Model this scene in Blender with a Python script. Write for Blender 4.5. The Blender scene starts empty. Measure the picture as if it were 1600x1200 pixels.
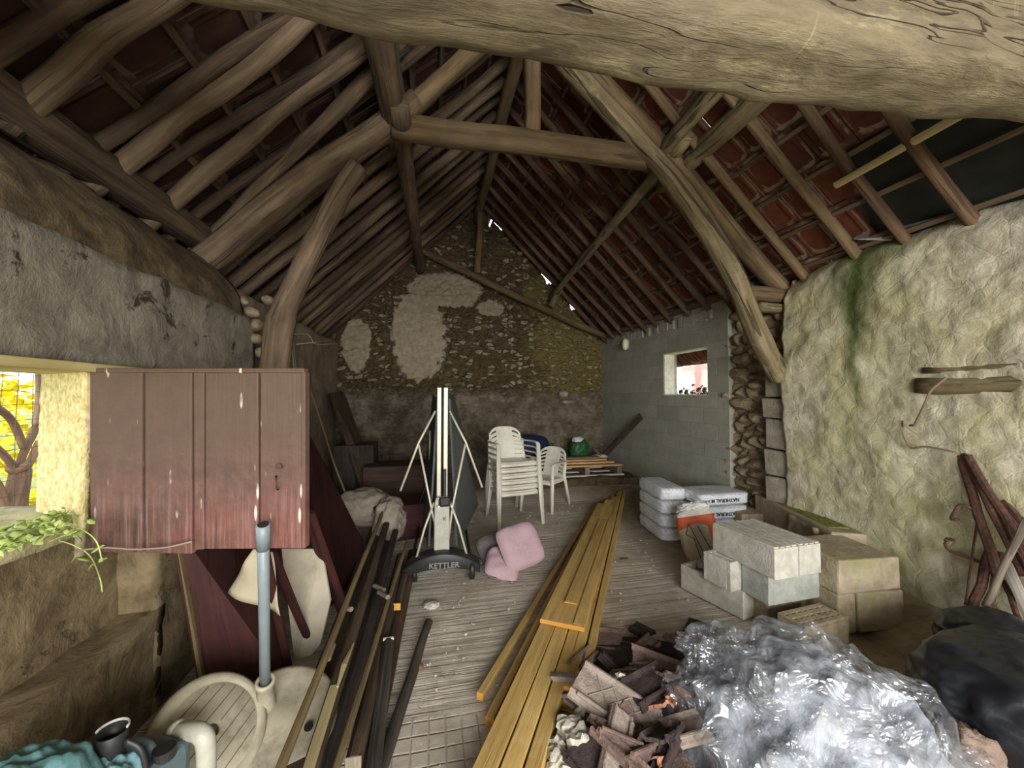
import bpy, bmesh, math, random
from mathutils import Vector, Matrix, noise, Euler
from math import sin, cos, pi, radians as R
S = bpy.context.scene
C = S.collection
V = Vector

# ---------------------------------------------------------------- camera
EYE = V((0, 0, 1.55)); YAW = R(11.8); PITCH = R(1.72); FPX = 600.0
cam_d = bpy.data.cameras.new('camera'); cam = bpy.data.objects.new('camera', cam_d); C.objects.link(cam)
cam_d.sensor_width = 36; cam_d.lens = FPX / 1600 * 36; cam_d.clip_start = .02
cam.location = EYE; cam.rotation_euler = (R(90) + PITCH, 0, -YAW)
S.camera = cam

# ---------------------------------------------------------------- daylight
w = bpy.data.worlds.new('overcast_sky'); S.world = w; w.use_nodes = True
bg = w.node_tree.nodes['Background']; bg.inputs[0].default_value = (.86, .93, 1, 1); bg.inputs[1].default_value = 2.6
def area(name, loc, target, sx, sy, power, col=(1, 1, 1)):
    l = bpy.data.lights.new(name, 'AREA'); l.shape = 'RECTANGLE'; l.size = sx; l.size_y = sy; l.energy = power; l.color = col
    o = bpy.data.objects.new(name, l); C.objects.link(o); o.location = loc
    o.rotation_euler = (V(target) - V(loc)).to_track_quat('-Z', 'Y').to_euler(); return o
area('daylight_through_barn_doorway', (.9, -2.75, 1.75), (1.5, 3.0, .3), 3.3, 2.0, 215, (1, .97, .93))
S.view_settings.view_transform = 'Standard'; S.view_settings.look = 'None'
S.view_settings.gamma = 1; S.view_settings.use_curve_mapping = False; S.view_settings.exposure = .72

# ---------------------------------------------------------------- where things stand: sight lines to known planes of the room
_F = V((sin(YAW) * cos(PITCH), cos(YAW) * cos(PITCH), sin(PITCH)))
_R = V((cos(YAW), -sin(YAW), 0)); _U = _R.cross(_F)
def ray(px, py): return (_F * FPX + _R * (px - 800) + _U * (600 - py)).normalized()
def fl(px, py, z=0.0):
    d = ray(px, py); return EYE + d * ((z - EYE.z) / d.z)
def aty(px, py, y):
    d = ray(px, py); return EYE + d * (y / d.y)
def atx(px, py, x):
    d = ray(px, py); return EYE + d * (x / d.x)

# ---------------------------------------------------------------- mesh helpers
def nz(p, f=1.0, s=0.0): return noise.noise(V((p[0] * f + s, p[1] * f - s * .7, p[2] * f + s * .31)))
class MB:
    def __init__(s): s.v = []; s.f = []; s.uv = []
    def add(s, vs, fs, uvs=None):
        b = len(s.v); s.v += [V(p) for p in vs]
        for i, f in enumerate(fs):
            s.f.append([b + k for k in f]); s.uv.append(uvs[i] if uvs else None)
        return s
    def box(s, size, M=Matrix.Identity(4), jit=0.0, rnd=random):
        x, y, z = [k / 2 for k in size]
        P = [V((a, b, c)) for a in (-x, x) for b in (-y, y) for c in (-z, z)]
        if jit: P = [p + V([rnd.uniform(-jit, jit) for _ in range(3)]) for p in P]
        F = [(0, 1, 3, 2), (4, 6, 7, 5), (0, 4, 5, 1), (2, 3, 7, 6), (0, 2, 6, 4), (1, 5, 7, 3)]
        L = sorted(range(3), key=lambda k: -size[k])
        uvs = []
        for f in F:
            vals = [max(P[i][k] for i in f) - min(P[i][k] for i in f) for k in range(3)]
            ax = sorted(range(3), key=lambda k: -vals[k])[:2]; ax.sort(key=lambda k: L.index(k))
            uvs.append([(P[i][ax[0]], P[i][ax[1]]) for i in f])
        return s.add([M @ p for p in P], F, uvs)
    def sweep(s, path, w, h=None, up=(0, 0, 1), n=10, sq=2.0, amp=0.0, fr=3.0, seed=0.0, cap=True):
        """swept section along a path; w,h may be lists; sq: 2 round .. 8 squarish"""
        path = [V(p) for p in path]; m = len(path); h = w if h is None else h
        W = w if isinstance(w, (list, tuple)) else [w] * m; H = h if isinstance(h, (list, tuple)) else [h] * m
        up = V(up); vs = []; fs = []; uvs = []; L = 0; uL = []
        for i, p in enumerate(path):
            if i: L += (p - path[i - 1]).length
            uL.append(L)
            t = (path[min(i + 1, m - 1)] - path[max(i - 1, 0)]).normalized()
            u0 = up if abs(t.dot(up)) < .97 else V((1, 0, 0))
            sd = t.cross(u0).normalized(); uu = sd.cross(t).normalized()
            for k in range(n):
                a = 2 * pi * (k + .5) / n; c, q = cos(a), sin(a)
                r = 1 / (abs(c) ** sq + abs(q) ** sq) ** (1 / sq)
                d = sd * (c * r * W[i] / 2) + uu * (q * r * H[i] / 2)
                if amp: d *= 1 + amp * nz(p + d, fr, seed)
                vs.append(p + d)
        per = pi * max(W) 
        for i in range(m - 1):
            for k in range(n):
                k2 = (k + 1) % n
                fs.append((i * n + k, i * n + k2, (i + 1) * n + k2, (i + 1) * n + k))
                uvs.append([(uL[i], per * k / n), (uL[i], per * (k + 1) / n), (uL[i + 1], per * (k + 1) / n), (uL[i + 1], per * k / n)])
        if cap:
            for i in (0, m - 1):
                f = [i * n + k for k in range(n)]; f = f[::-1] if i == 0 else f
                fs.append(tuple(f)); uvs.append([(0, vs[j].dot(up) * 3) for j in f])
        return s.add(vs, fs, uvs)
    def lathe(s, prof, M=Matrix.Identity(4), n=32):
        vs = []; fs = []
        for (r, z) in prof:
            for k in range(n):
                a = 2 * pi * k / n; vs.append(M @ V((r * cos(a), r * sin(a), z)))
        for i in range(len(prof) - 1):
            for k in range(n):
                k2 = (k + 1) % n; fs.append((i * n + k, i * n + k2, (i + 1) * n + k2, (i + 1) * n + k))
        return s.add(vs, fs)
    def grid(s, fn, nu, nv, keep=None, closed_u=False):
        vs = [fn(i / nu, j / nv) for i in range(nu + (0 if closed_u else 1)) for j in range(nv + 1)]
        fs = []; uvs = []; mm = nu if closed_u else nu + 1
        for i in range(nu):
            for j in range(nv):
                if keep and not keep((i + .5) / nu, (j + .5) / nv): continue
                i2 = (i + 1) % mm
                fs.append((i * (nv + 1) + j, i2 * (nv + 1) + j, i2 * (nv + 1) + j + 1, i * (nv + 1) + j + 1))
                uvs.append([(i / nu, j / nv), ((i + 1) / nu, j / nv), ((i + 1) / nu, (j + 1) / nv), (i / nu, (j + 1) / nv)])
        return s.add(vs, fs, uvs)
    def thicken(s, off):
        """give an open sheet a back (moved by off: vector or function) and closed rims"""
        n = len(s.v); fn = off if callable(off) else (lambda p: off)
        edges = {}
        for f in s.f:
            for a, b in zip(f, f[1:] + f[:1]): edges[(a, b)] = edges.get((a, b), 0) + 1
        s.v += [p + V(fn(p)) for p in s.v[:n]]
        F0 = list(s.f); U0 = list(s.uv)
        for f, u in zip(F0, U0): s.f.append([i + n for i in reversed(f)]); s.uv.append(list(reversed(u)) if u else None)
        for (a, b) in edges:
            if (b, a) not in edges: s.f.append([b, a, a + n, b + n]); s.uv.append(None)
        return s
    def build(s, name, m, parent=None, smooth=False, bevel=0, sub=0, loc=None, rot=None):
        me = bpy.data.meshes.new(name); used = sorted({i for f in s.f for i in f}); mp = {o: i for i, o in enumerate(used)}
        me.from_pydata([s.v[i] for i in used], [], [[mp[i] for i in f] for f in s.f])
        uvl = me.uv_layers.new(name='UVMap'); li = 0
        for f, u in zip(s.f, s.uv):
            for k in range(len(f)):
                uvl.data[li].uv = u[k] if u else (s.v[f[k]].x + s.v[f[k]].y, s.v[f[k]].z + s.v[f[k]].y * .3); li += 1
        me.materials.append(m)
        bm = bmesh.new(); bm.from_mesh(me); bmesh.ops.recalc_face_normals(bm, faces=bm.faces); bm.to_mesh(me); bm.free()
        if smooth:
            for p in me.polygons: p.use_smooth = True
        o = bpy.data.objects.new(name, me); C.objects.link(o)
        if parent: o.parent = parent
        if loc is not None: o.location = loc
        if rot is not None: o.rotation_euler = rot
        if bevel:
            b = o.modifiers.new('bevel', 'BEVEL'); b.width = bevel; b.segments = 2; b.limit_method = 'ANGLE'
        if sub:
            b = o.modifiers.new('sub', 'SUBSURF'); b.levels = b.render_levels = sub
        return o
def tag(o, label, cat, group=None, kind=None):
    o['label'] = label; o['category'] = cat
    if group: o['group'] = group
    if kind: o['kind'] = kind
    return o
def struct(o, label=None):
    o['kind'] = 'structure'
    if label: o['label'] = label
    return o
def thing(name, label, cat, loc=(0, 0, 0), rz=0, group=None, rot=None):
    o = bpy.data.objects.new(name, None); C.objects.link(o); o.empty_display_size = .1
    o.location = loc; o.rotation_euler = rot if rot else (0, 0, rz); return tag(o, label, cat, group)
def dup(root, loc, rot, label, group=None):
    r = root.copy(); C.objects.link(r); r.location = loc; r.rotation_euler = rot; r['label'] = label
    if group: r['group'] = group
    for ch in list(root.children):
        c = ch.copy(); C.objects.link(c); c.parent = r
        for g in list(ch.children):
            d = g.copy(); C.objects.link(d); d.parent = c
    return r
def lerp(a, b, t): return a + (b - a) * t
def path(p0, p1, n, bend=(0, 0, 0), wob=0.0, seed=0.0):
    p0, p1, bend = V(p0), V(p1), V(bend); out = []
    for i in range(n + 1):
        t = i / n; p = p0.lerp(p1, t) + bend * (4 * t * (1 - t))
        p += V((nz((t * 3, seed, 0)), nz((t * 3, seed, 5)), nz((t * 3, seed, 9)))) * wob
        out.append(p)
    return out
def spline(pts, n=6):
    pts = [V(p) for p in pts]; P = [pts[0] * 2 - pts[1]] + pts + [pts[-1] * 2 - pts[-2]]; out = []
    for i in range(1, len(P) - 2):
        for k in range(n):
            t = k / n; a, b, c, d = P[i - 1:i + 3]
            out.append(.5 * ((2 * b) + (c - a) * t + (2 * a - 5 * b + 4 * c - d) * t * t + (3 * b - a - 3 * c + d) * t ** 3))
    return out + [pts[-1]]

# ---------------------------------------------------------------- material helpers
class NT:
    def __init__(s, name):
        s.m = bpy.data.materials.new(name); s.m.use_nodes = True; s.t = s.m.node_tree; s.n = s.t.nodes; s.l = s.t.links
        s.b = s.n['Principled BSDF']; s.out = s.n['Material Output']
        s.tc = s.n.new('ShaderNodeTexCoord')
    def set(s, sock, v):
        if isinstance(v, bpy.types.NodeSocket): s.l.new(v, sock)
        elif isinstance(v, tuple) and len(v) == 3 and sock.type == 'RGBA': sock.default_value = (*v, 1)
        else: sock.default_value = v
    def obj(s): return s.tc.outputs['Object']
    def uv(s): return s.tc.outputs['UV']
    def map(s, vec, sc=(1, 1, 1), loc=(0, 0, 0), rot=(0, 0, 0)):
        k = s.n.new('ShaderNodeMapping'); s.l.new(vec, k.inputs[0]); s.set(k.inputs['Location'], loc); s.set(k.inputs['Scale'], sc); s.set(k.inputs['Rotation'], rot); return k.outputs[0]
    def noise(s, vec, scale, detail=5, rough=.6, dist=0.0):
        k = s.n.new('ShaderNodeTexNoise'); s.l.new(vec, k.inputs['Vector']); k.inputs['Scale'].default_value = scale
        k.inputs['Detail'].default_value = detail; k.inputs['Roughness'].default_value = rough; k.inputs['Distortion'].default_value = dist; return k.outputs[0]
    def noisec(s, vec, scale, detail=3):
        k = s.n.new('ShaderNodeTexNoise'); s.l.new(vec, k.inputs['Vector']); k.inputs['Scale'].default_value = scale; k.inputs['Detail'].default_value = detail; return k.outputs[1]
    def voro(s, vec, scale, feature='F1', out=0, rnd=1.0):
        k = s.n.new('ShaderNodeTexVoronoi'); k.feature = feature; s.l.new(vec, k.inputs['Vector']); k.inputs['Scale'].default_value = scale
        k.inputs['Randomness'].default_value = rnd; return k.outputs[out]
    def math(s, op, a, b=0.0, clamp=False):
        k = s.n.new('ShaderNodeMath'); k.operation = op; k.use_clamp = clamp; s.set(k.inputs[0], a); s.set(k.inputs[1], b); return k.outputs[0]
    def vadd(s, a, b, scale=1.0):
        k = s.n.new('ShaderNodeVectorMath'); k.operation = 'MULTIPLY_ADD'; s.set(k.inputs[0], b); k.inputs[1].default_value = (scale,) * 3; s.set(k.inputs[2], a); return k.outputs[0]
    def xyz(s, vec):
        k = s.n.new('ShaderNodeSeparateXYZ'); s.l.new(vec, k.inputs[0]); return k.outputs
    def ramp(s, fac, stops, interp='LINEAR'):
        k = s.n.new('ShaderNodeValToRGB'); k.color_ramp.interpolation = interp; e = k.color_ramp.elements
        while len(e) < len(stops): e.new(.5)
        for q, (p, c) in zip(e, stops):
            q.position = p; q.color = (*c, 1) if isinstance(c, tuple) else (c, c, c, 1)
        s.set(k.inputs[0], fac); return k.outputs[0]
    def step(s, fac, a, b):
        k = s.n.new('ShaderNodeMapRange'); k.clamp = True; k.interpolation_type = 'SMOOTHSTEP'; s.set(k.inputs[0], fac)
        if a < b: vals = (a, b, 0.0, 1.0)
        else: vals = (b, a, 1.0, 0.0)
        for i, q in enumerate(vals): k.inputs[i + 1].default_value = q
        return k.outputs[0]
    def mix(s, fac, a, b, mode='MIX'):
        k = s.n.new('ShaderNodeMix'); k.data_type = 'RGBA'; k.blend_type = mode; s.set(k.inputs[0], fac); s.set(k.inputs[6], a); s.set(k.inputs[7], b); return k.outputs[2]
    def rand(s):
        k = s.n.new('ShaderNodeObjectInfo'); return k.outputs['Random']
    def bump(s, h, st=.5, d=.02, nrm=None):
        k = s.n.new('ShaderNodeBump'); k.inputs['Strength'].default_value = st; k.inputs['Distance'].default_value = d; s.set(k.inputs['Height'], h)
        if nrm: s.l.new(nrm, k.inputs['Normal'])
        return k.outputs[0]
    def fin(s, col, rough=.85, nrm=None, spec=.3, metal=0.0):
        s.set(s.b.inputs['Base Color'], col); s.set(s.b.inputs['Roughness'], rough); s.b.inputs['Specular IOR Level'].default_value = spec
        s.set(s.b.inputs['Metallic'], metal)
        if nrm: s.l.new(nrm, s.b.inputs['Normal'])
        return s.m
def c8(r, g, b):
    f = lambda v: ((v / 255 + .055) / 1.055) ** 2.4 if v > 10 else v / 3294.6
    return (f(r), f(g), f(b))

def wood(name, a, b, dark=None, grain=1.0, crack=.5, rough=.8, bump=.6, stains=None, endcol=None):
    """old or sawn timber; UV.x runs along the grain"""
    t = NT(name); off = t.math('MULTIPLY', t.rand(), 37.0)
    base = t.vadd(t.uv(), off)
    g = t.noise(t.map(base, (2.0, 34 * grain, 1)), 1.0, 6, .65, .3)
    big = t.noise(t.map(base, (1.2, 3, 1)), 2.0, 4)
    cr = t.noise(t.map(base, (1.1, 26 * grain, 1)), 1.0, 2, .5, .6)
    crk = t.math('MULTIPLY', t.step(cr, .40, .36), crack)
    col = t.mix(t.step(g, .3, .7), a, b)
    col = t.mix(t.math('MULTIPLY', t.step(big, .35, .7), .6), col, dark or tuple(k * .5 for k in a))
    if stains: col = t.mix(t.math('MULTIPLY', t.step(t.noise(base, 5, 6, .7), .52, .72), .8), col, stains)
    col = t.mix(crk, col, tuple(k * .18 for k in a))
    hv = t.n.new('ShaderNodeHueSaturation'); t.set(hv.inputs['Color'], col); t.set(hv.inputs['Value'], t.math('ADD', .84, t.math('MULTIPLY', t.rand(), .32))); col = hv.outputs[0]
    h = t.math('SUBTRACT', t.math('ADD', g, t.math('MULTIPLY', big, .5)), crk)
    return t.fin(col, rough, t.bump(h, bump, .012), .25)
def plain(name, col, rough=.5, var=.12, metal=0.0, spec=.4, bump=0.0, sc=12, dirt=None, dirt_amt=.5):
    t = NT(name); n = t.noise(t.obj(), sc, 5, .65)
    c = t.mix(t.step(n, .3, .7), tuple(k * (1 - var) for k in col), tuple(min(1, k * (1 + var)) for k in col))
    if dirt: c = t.mix(t.math('MULTIPLY', t.step(t.noise(t.obj(), sc * .6, 8, .72), .45, .72), dirt_amt), c, dirt)
    return t.fin(c, rough, t.bump(n, bump, .01) if bump else None, spec, metal)
# ================================================================ materials of the shell
def m_plaster_right():
    t = NT('damp_lime_plaster'); P = t.obj(); x = t.xyz(P)
    wn = t.noise(P, 2.2, 6, .6); n2 = t.noise(P, 9, 8, .68, .4); n3 = t.noise(P, 1.1, 3)
    col = t.mix(t.step(n2, .3, .7), c8(164, 155, 130), c8(206, 199, 178))
    col = t.mix(t.math('MULTIPLY', t.step(wn, .42, .62), .7), col, c8(186, 180, 134))      # yellow green bloom
    zf = t.math('ADD', x[1], t.math('MULTIPLY', t.math('SUBTRACT', n3, .5), .7))
    # bloom is strongest in the band between y 1.4 and 2.4
    band = t.math('SUBTRACT', 1.0, t.math('MULTIPLY', t.math('ABSOLUTE', t.math('SUBTRACT', zf, 2.3)), 1.5), True)
    col = t.mix(t.math('MULTIPLY', band, .35), col, c8(168, 168, 116))
    # green algae run-off under the leak in the roof
    yy = t.math('ADD', x[1], t.math('MULTIPLY', t.math('SUBTRACT', t.noise(t.map(P, (1, 1, .5)), 5, 5), .5), .35))
    wid = t.math('ADD', .05, t.math('MULTIPLY', t.math('POWER', t.math('MAXIMUM', t.math('SUBTRACT', x[2], 1.2), 0.0), 2.0), .11))
    d = t.math('DIVIDE', t.math('ABSOLUTE', t.math('SUBTRACT', yy, 2.39)), wid)
    al = t.math('MULTIPLY', t.math('SUBTRACT', 1.15, d, True), t.step(t.math('MULTIPLY', x[2], .3), .3, .66))
    col = t.mix(t.math('MULTIPLY', al, .95), col, c8(70, 84, 36))
    # brown stains
    col = t.mix(t.math('MULTIPLY', t.step(t.noise(P, 3.4, 7, .7), .6, .74), .55), col, c8(128, 112, 84))
    pale = t.math('MULTIPLY', t.step(t.math('SUBTRACT', t.math('ADD', x[1], t.math('MULTIPLY', n3, .9)), t.math('MULTIPLY', x[2], .35)), 1.75, 1.15), .8)
    col = t.mix(pale, col, t.mix(t.step(n2, .3, .7), c8(166, 156, 140), c8(204, 196, 182)))
    rg = t.voro(t.vadd(P, t.noisec(P, 3, 4), .25), 5.0, 'DISTANCE_TO_EDGE')
    h = t.math('ADD', t.math('MULTIPLY', n2, .8), t.math('MULTIPLY', t.step(rg, 0, .05), .06))
    return t.fin(col, .92, t.bump(h, .8, .03), .2)
def m_plaster_left():
    t = NT('old_grey_plaster'); P = t.obj(); n = t.noise(P, 6, 8, .68, .3); b = t.noise(P, 2.5, 5, .65, .5)
    col = t.mix(t.step(n, .3, .7), c8(102, 96, 84), c8(136, 129, 114))
    hole = t.step(t.noise(P, 4.2, 8, .72, .6), .60, .66)
    col = t.mix(hole, col, c8(62, 52, 40))
    z = t.xyz(P)[2]
    col = t.mix(t.math('MULTIPLY', t.step(t.math('ADD', z, t.math('MULTIPLY', n, .5)), 1.0, 1.25), .0), col, c8(90, 84, 70))
    lo = t.math('SUBTRACT', 1.0, t.step(t.math('MULTIPLY', t.math('ADD', z, t.math('MULTIPLY', b, .2)), .5), .50, .62))
    col = t.mix(lo, col, t.mix(t.step(n, .3, .7), c8(94, 80, 58), c8(140, 124, 94)))
    return t.fin(col, .93, t.bump(t.math('SUBTRACT', n, t.math('MULTIPLY', hole, .6)), .8, .03), .2)
def m_render_yellow():
    t = NT('yellow_roughcast_reveal'); P = t.obj(); n = t.noise(P, 38, 4, .6)
    return t.fin(t.mix(t.step(n, .3, .7), c8(196, 176, 112), c8(236, 222, 168)), .9, t.bump(n, 1, .015), .2)
def m_rubble():
    t = NT('rubble_gable_masonry'); P = t.obj(); x = t.xyz(P)
    wp = t.vadd(P, t.noisec(P, 4, 3), .12)
    sp = t.map(wp, (1, 1, 1.9))
    cell = t.voro(sp, 7.5, 'F1', 1); edge = t.voro(sp, 7.5, 'DISTANCE_TO_EDGE')
    r = t.xyz(cell)[0]
    n = t.noise(P, 14, 6, .7)
    earth = t.mix(t.step(n, .3, .7), c8(70, 58, 40), c8(112, 96, 70))
    stone = t.mix(t.step(n, .3, .7), c8(118, 106, 84), c8(180, 170, 146))
    smask = t.math('MULTIPLY', t.step(r, .64, .73), t.step(edge, .03, .12))
    col = t.mix(smask, earth, stone)
    # yellowish lichen zone on the right
    col = t.mix(t.math('MULTIPLY', t.step(t.math('ADD', t.math('MULTIPLY', x[0], .2), t.noise(P, 1.6, 4)), .8, .98), .5), col, c8(142, 130, 76))
    nn = t.noise(P, 5, 6, .7); b = t.math('MULTIPLY', t.math('SUBTRACT', nn, .5), 1.1)
    def ell(cx, cz, rx, rz):
        dx = t.math('DIVIDE', t.math('SUBTRACT', x[0], cx), rx); dz = t.math('DIVIDE', t.math('SUBTRACT', x[2], cz), rz)
        return t.math('ADD', t.math('SQRT', t.math('ADD', t.math('MULTIPLY', dx, dx), t.math('MULTIPLY', dz, dz))), b)
    e = t.math('MINIMUM', ell(-.23, 2.65, .48, .85), ell(.25, 3.52, .70, .34))
    e = t.math('MINIMUM', e, ell(1.08, 3.22, .25, .16)); e = t.math('MINIMUM', e, ell(-1.31, 2.46, .25, .5))
    pm = t.step(e, 1.05, .95)
    pl = t.mix(t.step(n, .3, .7), c8(144, 131, 110), c8(176, 163, 140))
    col = t.mix(pm, col, pl)
    # smoother grey render below
    low = t.step(t.math('ADD', t.math('MULTIPLY', x[2], .5), t.math('MULTIPLY', b, .25)), .84, .76)
    gr = t.mix(t.step(t.noise(P, 4, 7, .7), .35, .65), c8(92, 82, 66), c8(134, 124, 108))
    col = t.mix(low, col, gr)
    h = t.math('ADD', t.math('MULTIPLY', t.step(edge, 0, .15), t.math('ADD', .3, smask)), t.math('MULTIPLY', n, .4))
    h = t.math('ADD', t.math('MULTIPLY', h, t.math('SUBTRACT', 1.0, t.math('MAXIMUM', pm, low))), t.math('MULTIPLY', n, .3))
    h = t.math('ADD', h, t.math('MULTIPLY', pm, .8))
    return t.fin(col, .95, t.bump(h, .9, .05), .15)
def m_block_wall():
    t = NT('grey_blockwork'); P = t.obj(); x = t.xyz(P)
    cmb = t.n.new('ShaderNodeCombineXYZ'); t.l.new(x[1], cmb.inputs[0]); t.l.new(x[2], cmb.inputs[1])
    br = t.n.new('ShaderNodeTexBrick'); t.l.new(cmb.outputs[0], br.inputs['Vector']); br.inputs['Scale'].default_value = 1
    br.inputs['Brick Width'].default_value = .5; br.inputs['Row Height'].default_value = .2; br.inputs['Mortar Size'].default_value = .008; br.inputs['Mortar Smooth'].default_value = .6
    t.set(br.inputs['Color1'], c8(158, 156, 142)); t.set(br.inputs['Color2'], c8(178, 174, 162)); t.set(br.inputs['Mortar'], c8(170, 167, 154))
    n = t.noise(P, 7, 8, .7)
    col = t.mix(t.math('MULTIPLY', t.step(n, .35, .7), .5), br.outputs[0], c8(140, 136, 120))
    col = t.mix(t.math('MULTIPLY', t.step(t.noise(P, 1.4, 3), .45, .65), .3), col, c8(144, 146, 122))
    h = t.math('ADD', t.math('MULTIPLY', br.outputs[1], -.5), t.math('MULTIPLY', t.noise(P, 40, 4), .5))
    return t.fin(col, .9, t.bump(h, .6, .012), .2)
def m_stone(name, a, b, sc=9, green=None, bump=.8):
    t = NT(name); P = t.obj(); P = t.vadd(P, t.math('MULTIPLY', t.rand(), 17.0)); n = t.noise(P, sc, 8, .7, .2); f = t.noise(P, sc * 7, 3)
    col = t.mix(t.step(n, .3, .7), a, b)
    if green: col = t.mix(t.math('MULTIPLY', t.step(t.noise(P, 4, 5), .5, .7), .6), col, green)
    return t.fin(col, .92, t.bump(t.math('ADD', n, t.math('MULTIPLY', f, .4)), bump, .015), .2)
def m_floor():
    t = NT('raked_concrete_floor'); P = t.obj(); x = t.xyz(P)
    n = t.noise(P, 3, 8, .7); f = t.noise(P, 45, 5, .7)
    wob = t.math('MULTIPLY', t.noise(t.map(P, (1.2, 4, 1)), 2, 4), .35)
    lin = t.noise(t.map(P, (1.1, 26, 1), rot=(0, 0, R(-4))), 1.0, 4, .6, .3)
    lines = t.step(lin, .40, .56)
    # the near part of the slab was pressed with a grid
    gx = t.math('ABSOLUTE', t.math('SUBTRACT', t.math('FRACT', t.math('MULTIPLY', t.math('ADD', x[0], t.math('MULTIPLY', f, .01)), 13.0)), .5))
    gy = t.math('ABSOLUTE', t.math('SUBTRACT', t.math('FRACT', t.math('MULTIPLY', x[1], 13.0)), .5))
    g = t.step(t.math('MAXIMUM', gx, gy), .5, .40)
    nearm = t.step(t.math('ADD', t.math('MULTIPLY', x[1], .3), t.math('MULTIPLY', n, .06)), .62, .60)
    nearm = t.math('MULTIPLY', nearm, t.step(x[0], .62, .55))
    # ... sits left of the raked strip
    pat = t.mix(nearm, lines, g)
    col = t.mix(t.step(n, .3, .7), c8(184, 174, 158), c8(224, 215, 199))
    col = t.mix(t.math('MULTIPLY', t.math('SUBTRACT', 1.0, pat), .24), col, c8(104, 94, 78))
    dirt = t.step(t.noise(P, 2.1, 9, .75), .45, .75)
    col = t.mix(t.math('MULTIPLY', dirt, .4), col, c8(124, 108, 86))
    sp = t.step(t.voro(P, 55, 'F1', 0), .14, .08)
    col = t.mix(t.math('MULTIPLY', t.math('MULTIPLY', sp, t.step(t.noise(P, 5, 2), .45, .6)), .8), col, c8(60, 50, 38))
    # far end is covered in earth
    far = t.step(t.math('ADD', t.math('MULTIPLY', x[1], .1), t.math('MULTIPLY', n, .12)), .55, .64)
    col = t.mix(t.math('MULTIPLY', far, .6), col, c8(128, 114, 92))
    side = t.step(t.math('ADD', x[0], t.math('MULTIPLY', n, .5)), 2.25, 2.75)
    col = t.mix(t.math('MULTIPLY', side, .9), col, t.mix(t.step(t.noise(P, 6, 7, .7), .3, .7), c8(112, 98, 76), c8(158, 144, 118)))
    h = t.math('ADD', t.math('MULTIPLY', t.math('MULTIPLY', pat, t.math('SUBTRACT', 1.0, side)), .5), t.math('ADD', t.math('MULTIPLY', f, .35), t.math('MULTIPLY', n, .4)))
    return t.fin(col, .9, t.bump(h, .6, .012), .25)
def m_tile(name, a, b, smear):
    t = NT(name); P = t.obj(); k = t.n.new('ShaderNodeVertexColor'); k.layer_name = 'tone'; tone = t.xyz(k.outputs[0])
    n = t.noise(P, 12, 6, .7)
    col = t.mix(tone[0], a, b); col = t.mix(t.math('MULTIPLY', t.step(n, .35, .7), .5), col, tuple(q * .5 for q in a))
    u = t.xyz(t.uv()); ax_ = t.math('ABSOLUTE', t.math('SUBTRACT', u[0], .5)); ay_ = t.math('ABSOLUTE', t.math('SUBTRACT', u[1], .5))
    d = t.math('POWER', t.math('ADD', t.math('POWER', ax_, 3.0), t.math('POWER', ay_, 3.0)), .333)
    d = t.math('ADD', d, t.math('MULTIPLY', t.math('SUBTRACT', t.noise(P, 9, 3), .5), .20))
    ring = t.math('MULTIPLY', t.step(d, .33, .37), t.step(d, .50, .44))
    ring = t.math('MULTIPLY', ring, t.step(t.math('ADD', t.noise(P, 3.3, 4, .6), t.math('MULTIPLY', tone[1], .22)), .50, .60))
    col = t.mix(t.math('MULTIPLY', t.step(d, .36, .46), .45), col, c8(84, 68, 54))
    col = t.mix(t.math('MULTIPLY', ring, .75), col, smear)
    return t.fin(col, .85, t.bump(n, .5, .01), .2)

W_BEAM = wood('weathered_oak_beam', c8(104, 91, 66), c8(142, 128, 98), c8(82, 73, 52), .55, .7, .88, .9, c8(148, 140, 104))
W_TRUSS = wood('truss_oak', c8(96, 79, 55), c8(127, 108, 79), c8(74, 60, 42), .7, .45, .85, .7)
W_RAFT = wood('rafter_pole_wood', c8(90, 75, 58), c8(124, 106, 84), c8(60, 48, 38), .8, .4, .85, .7)
W_DARK = wood('dark_old_wood', c8(66, 53, 42), c8(96, 80, 62), c8(44, 36, 28), .8, .4, .85, .7)
W_PALE = wood('fresh_pale_lath', c8(170, 156, 110), c8(196, 184, 138), c8(150, 136, 92), 1, .1, .8, .3)
M_PLR = m_plaster_right(); M_PLL = m_plaster_left(); M_YEL = m_render_yellow(); M_RUB = m_rubble(); M_BLK = m_block_wall(); M_FLR = m_floor()
M_TILE = m_tile('terracotta_roof_underside', c8(80, 47, 35), c8(112, 64, 46), c8(146, 130, 110))
M_TILEL = m_tile('dark_roof_underside', c8(44, 31, 26), c8(64, 40, 32), c8(92, 80, 68))  # left slope: same tile pattern in darker, less red browns
M_EARTH = m_stone('earth_and_clay', c8(60, 50, 36), c8(104, 90, 66), 8)
M_QUOIN = m_stone('pale_quoin_stone', c8(136, 128, 112), c8(176, 168, 150), 6)
M_RUB2 = m_stone('brown_rubble_stone', c8(102, 88, 66), c8(156, 142, 116), 8)

# ================================================================ shell
YG = 7.17; XR = 3.3; XL = -1.31; XLF = -1.62; XC = .82; ZR = 5.25; SL = 1.0
def roofz(x): return ZR - SL * abs(x - XC)
def stones(p, sc, seed=0):
    d, pts = noise.voronoi(V(p) * sc + V((seed, seed, seed))); return min(1, (d[1] - d[0]) * 2.2)

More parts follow.
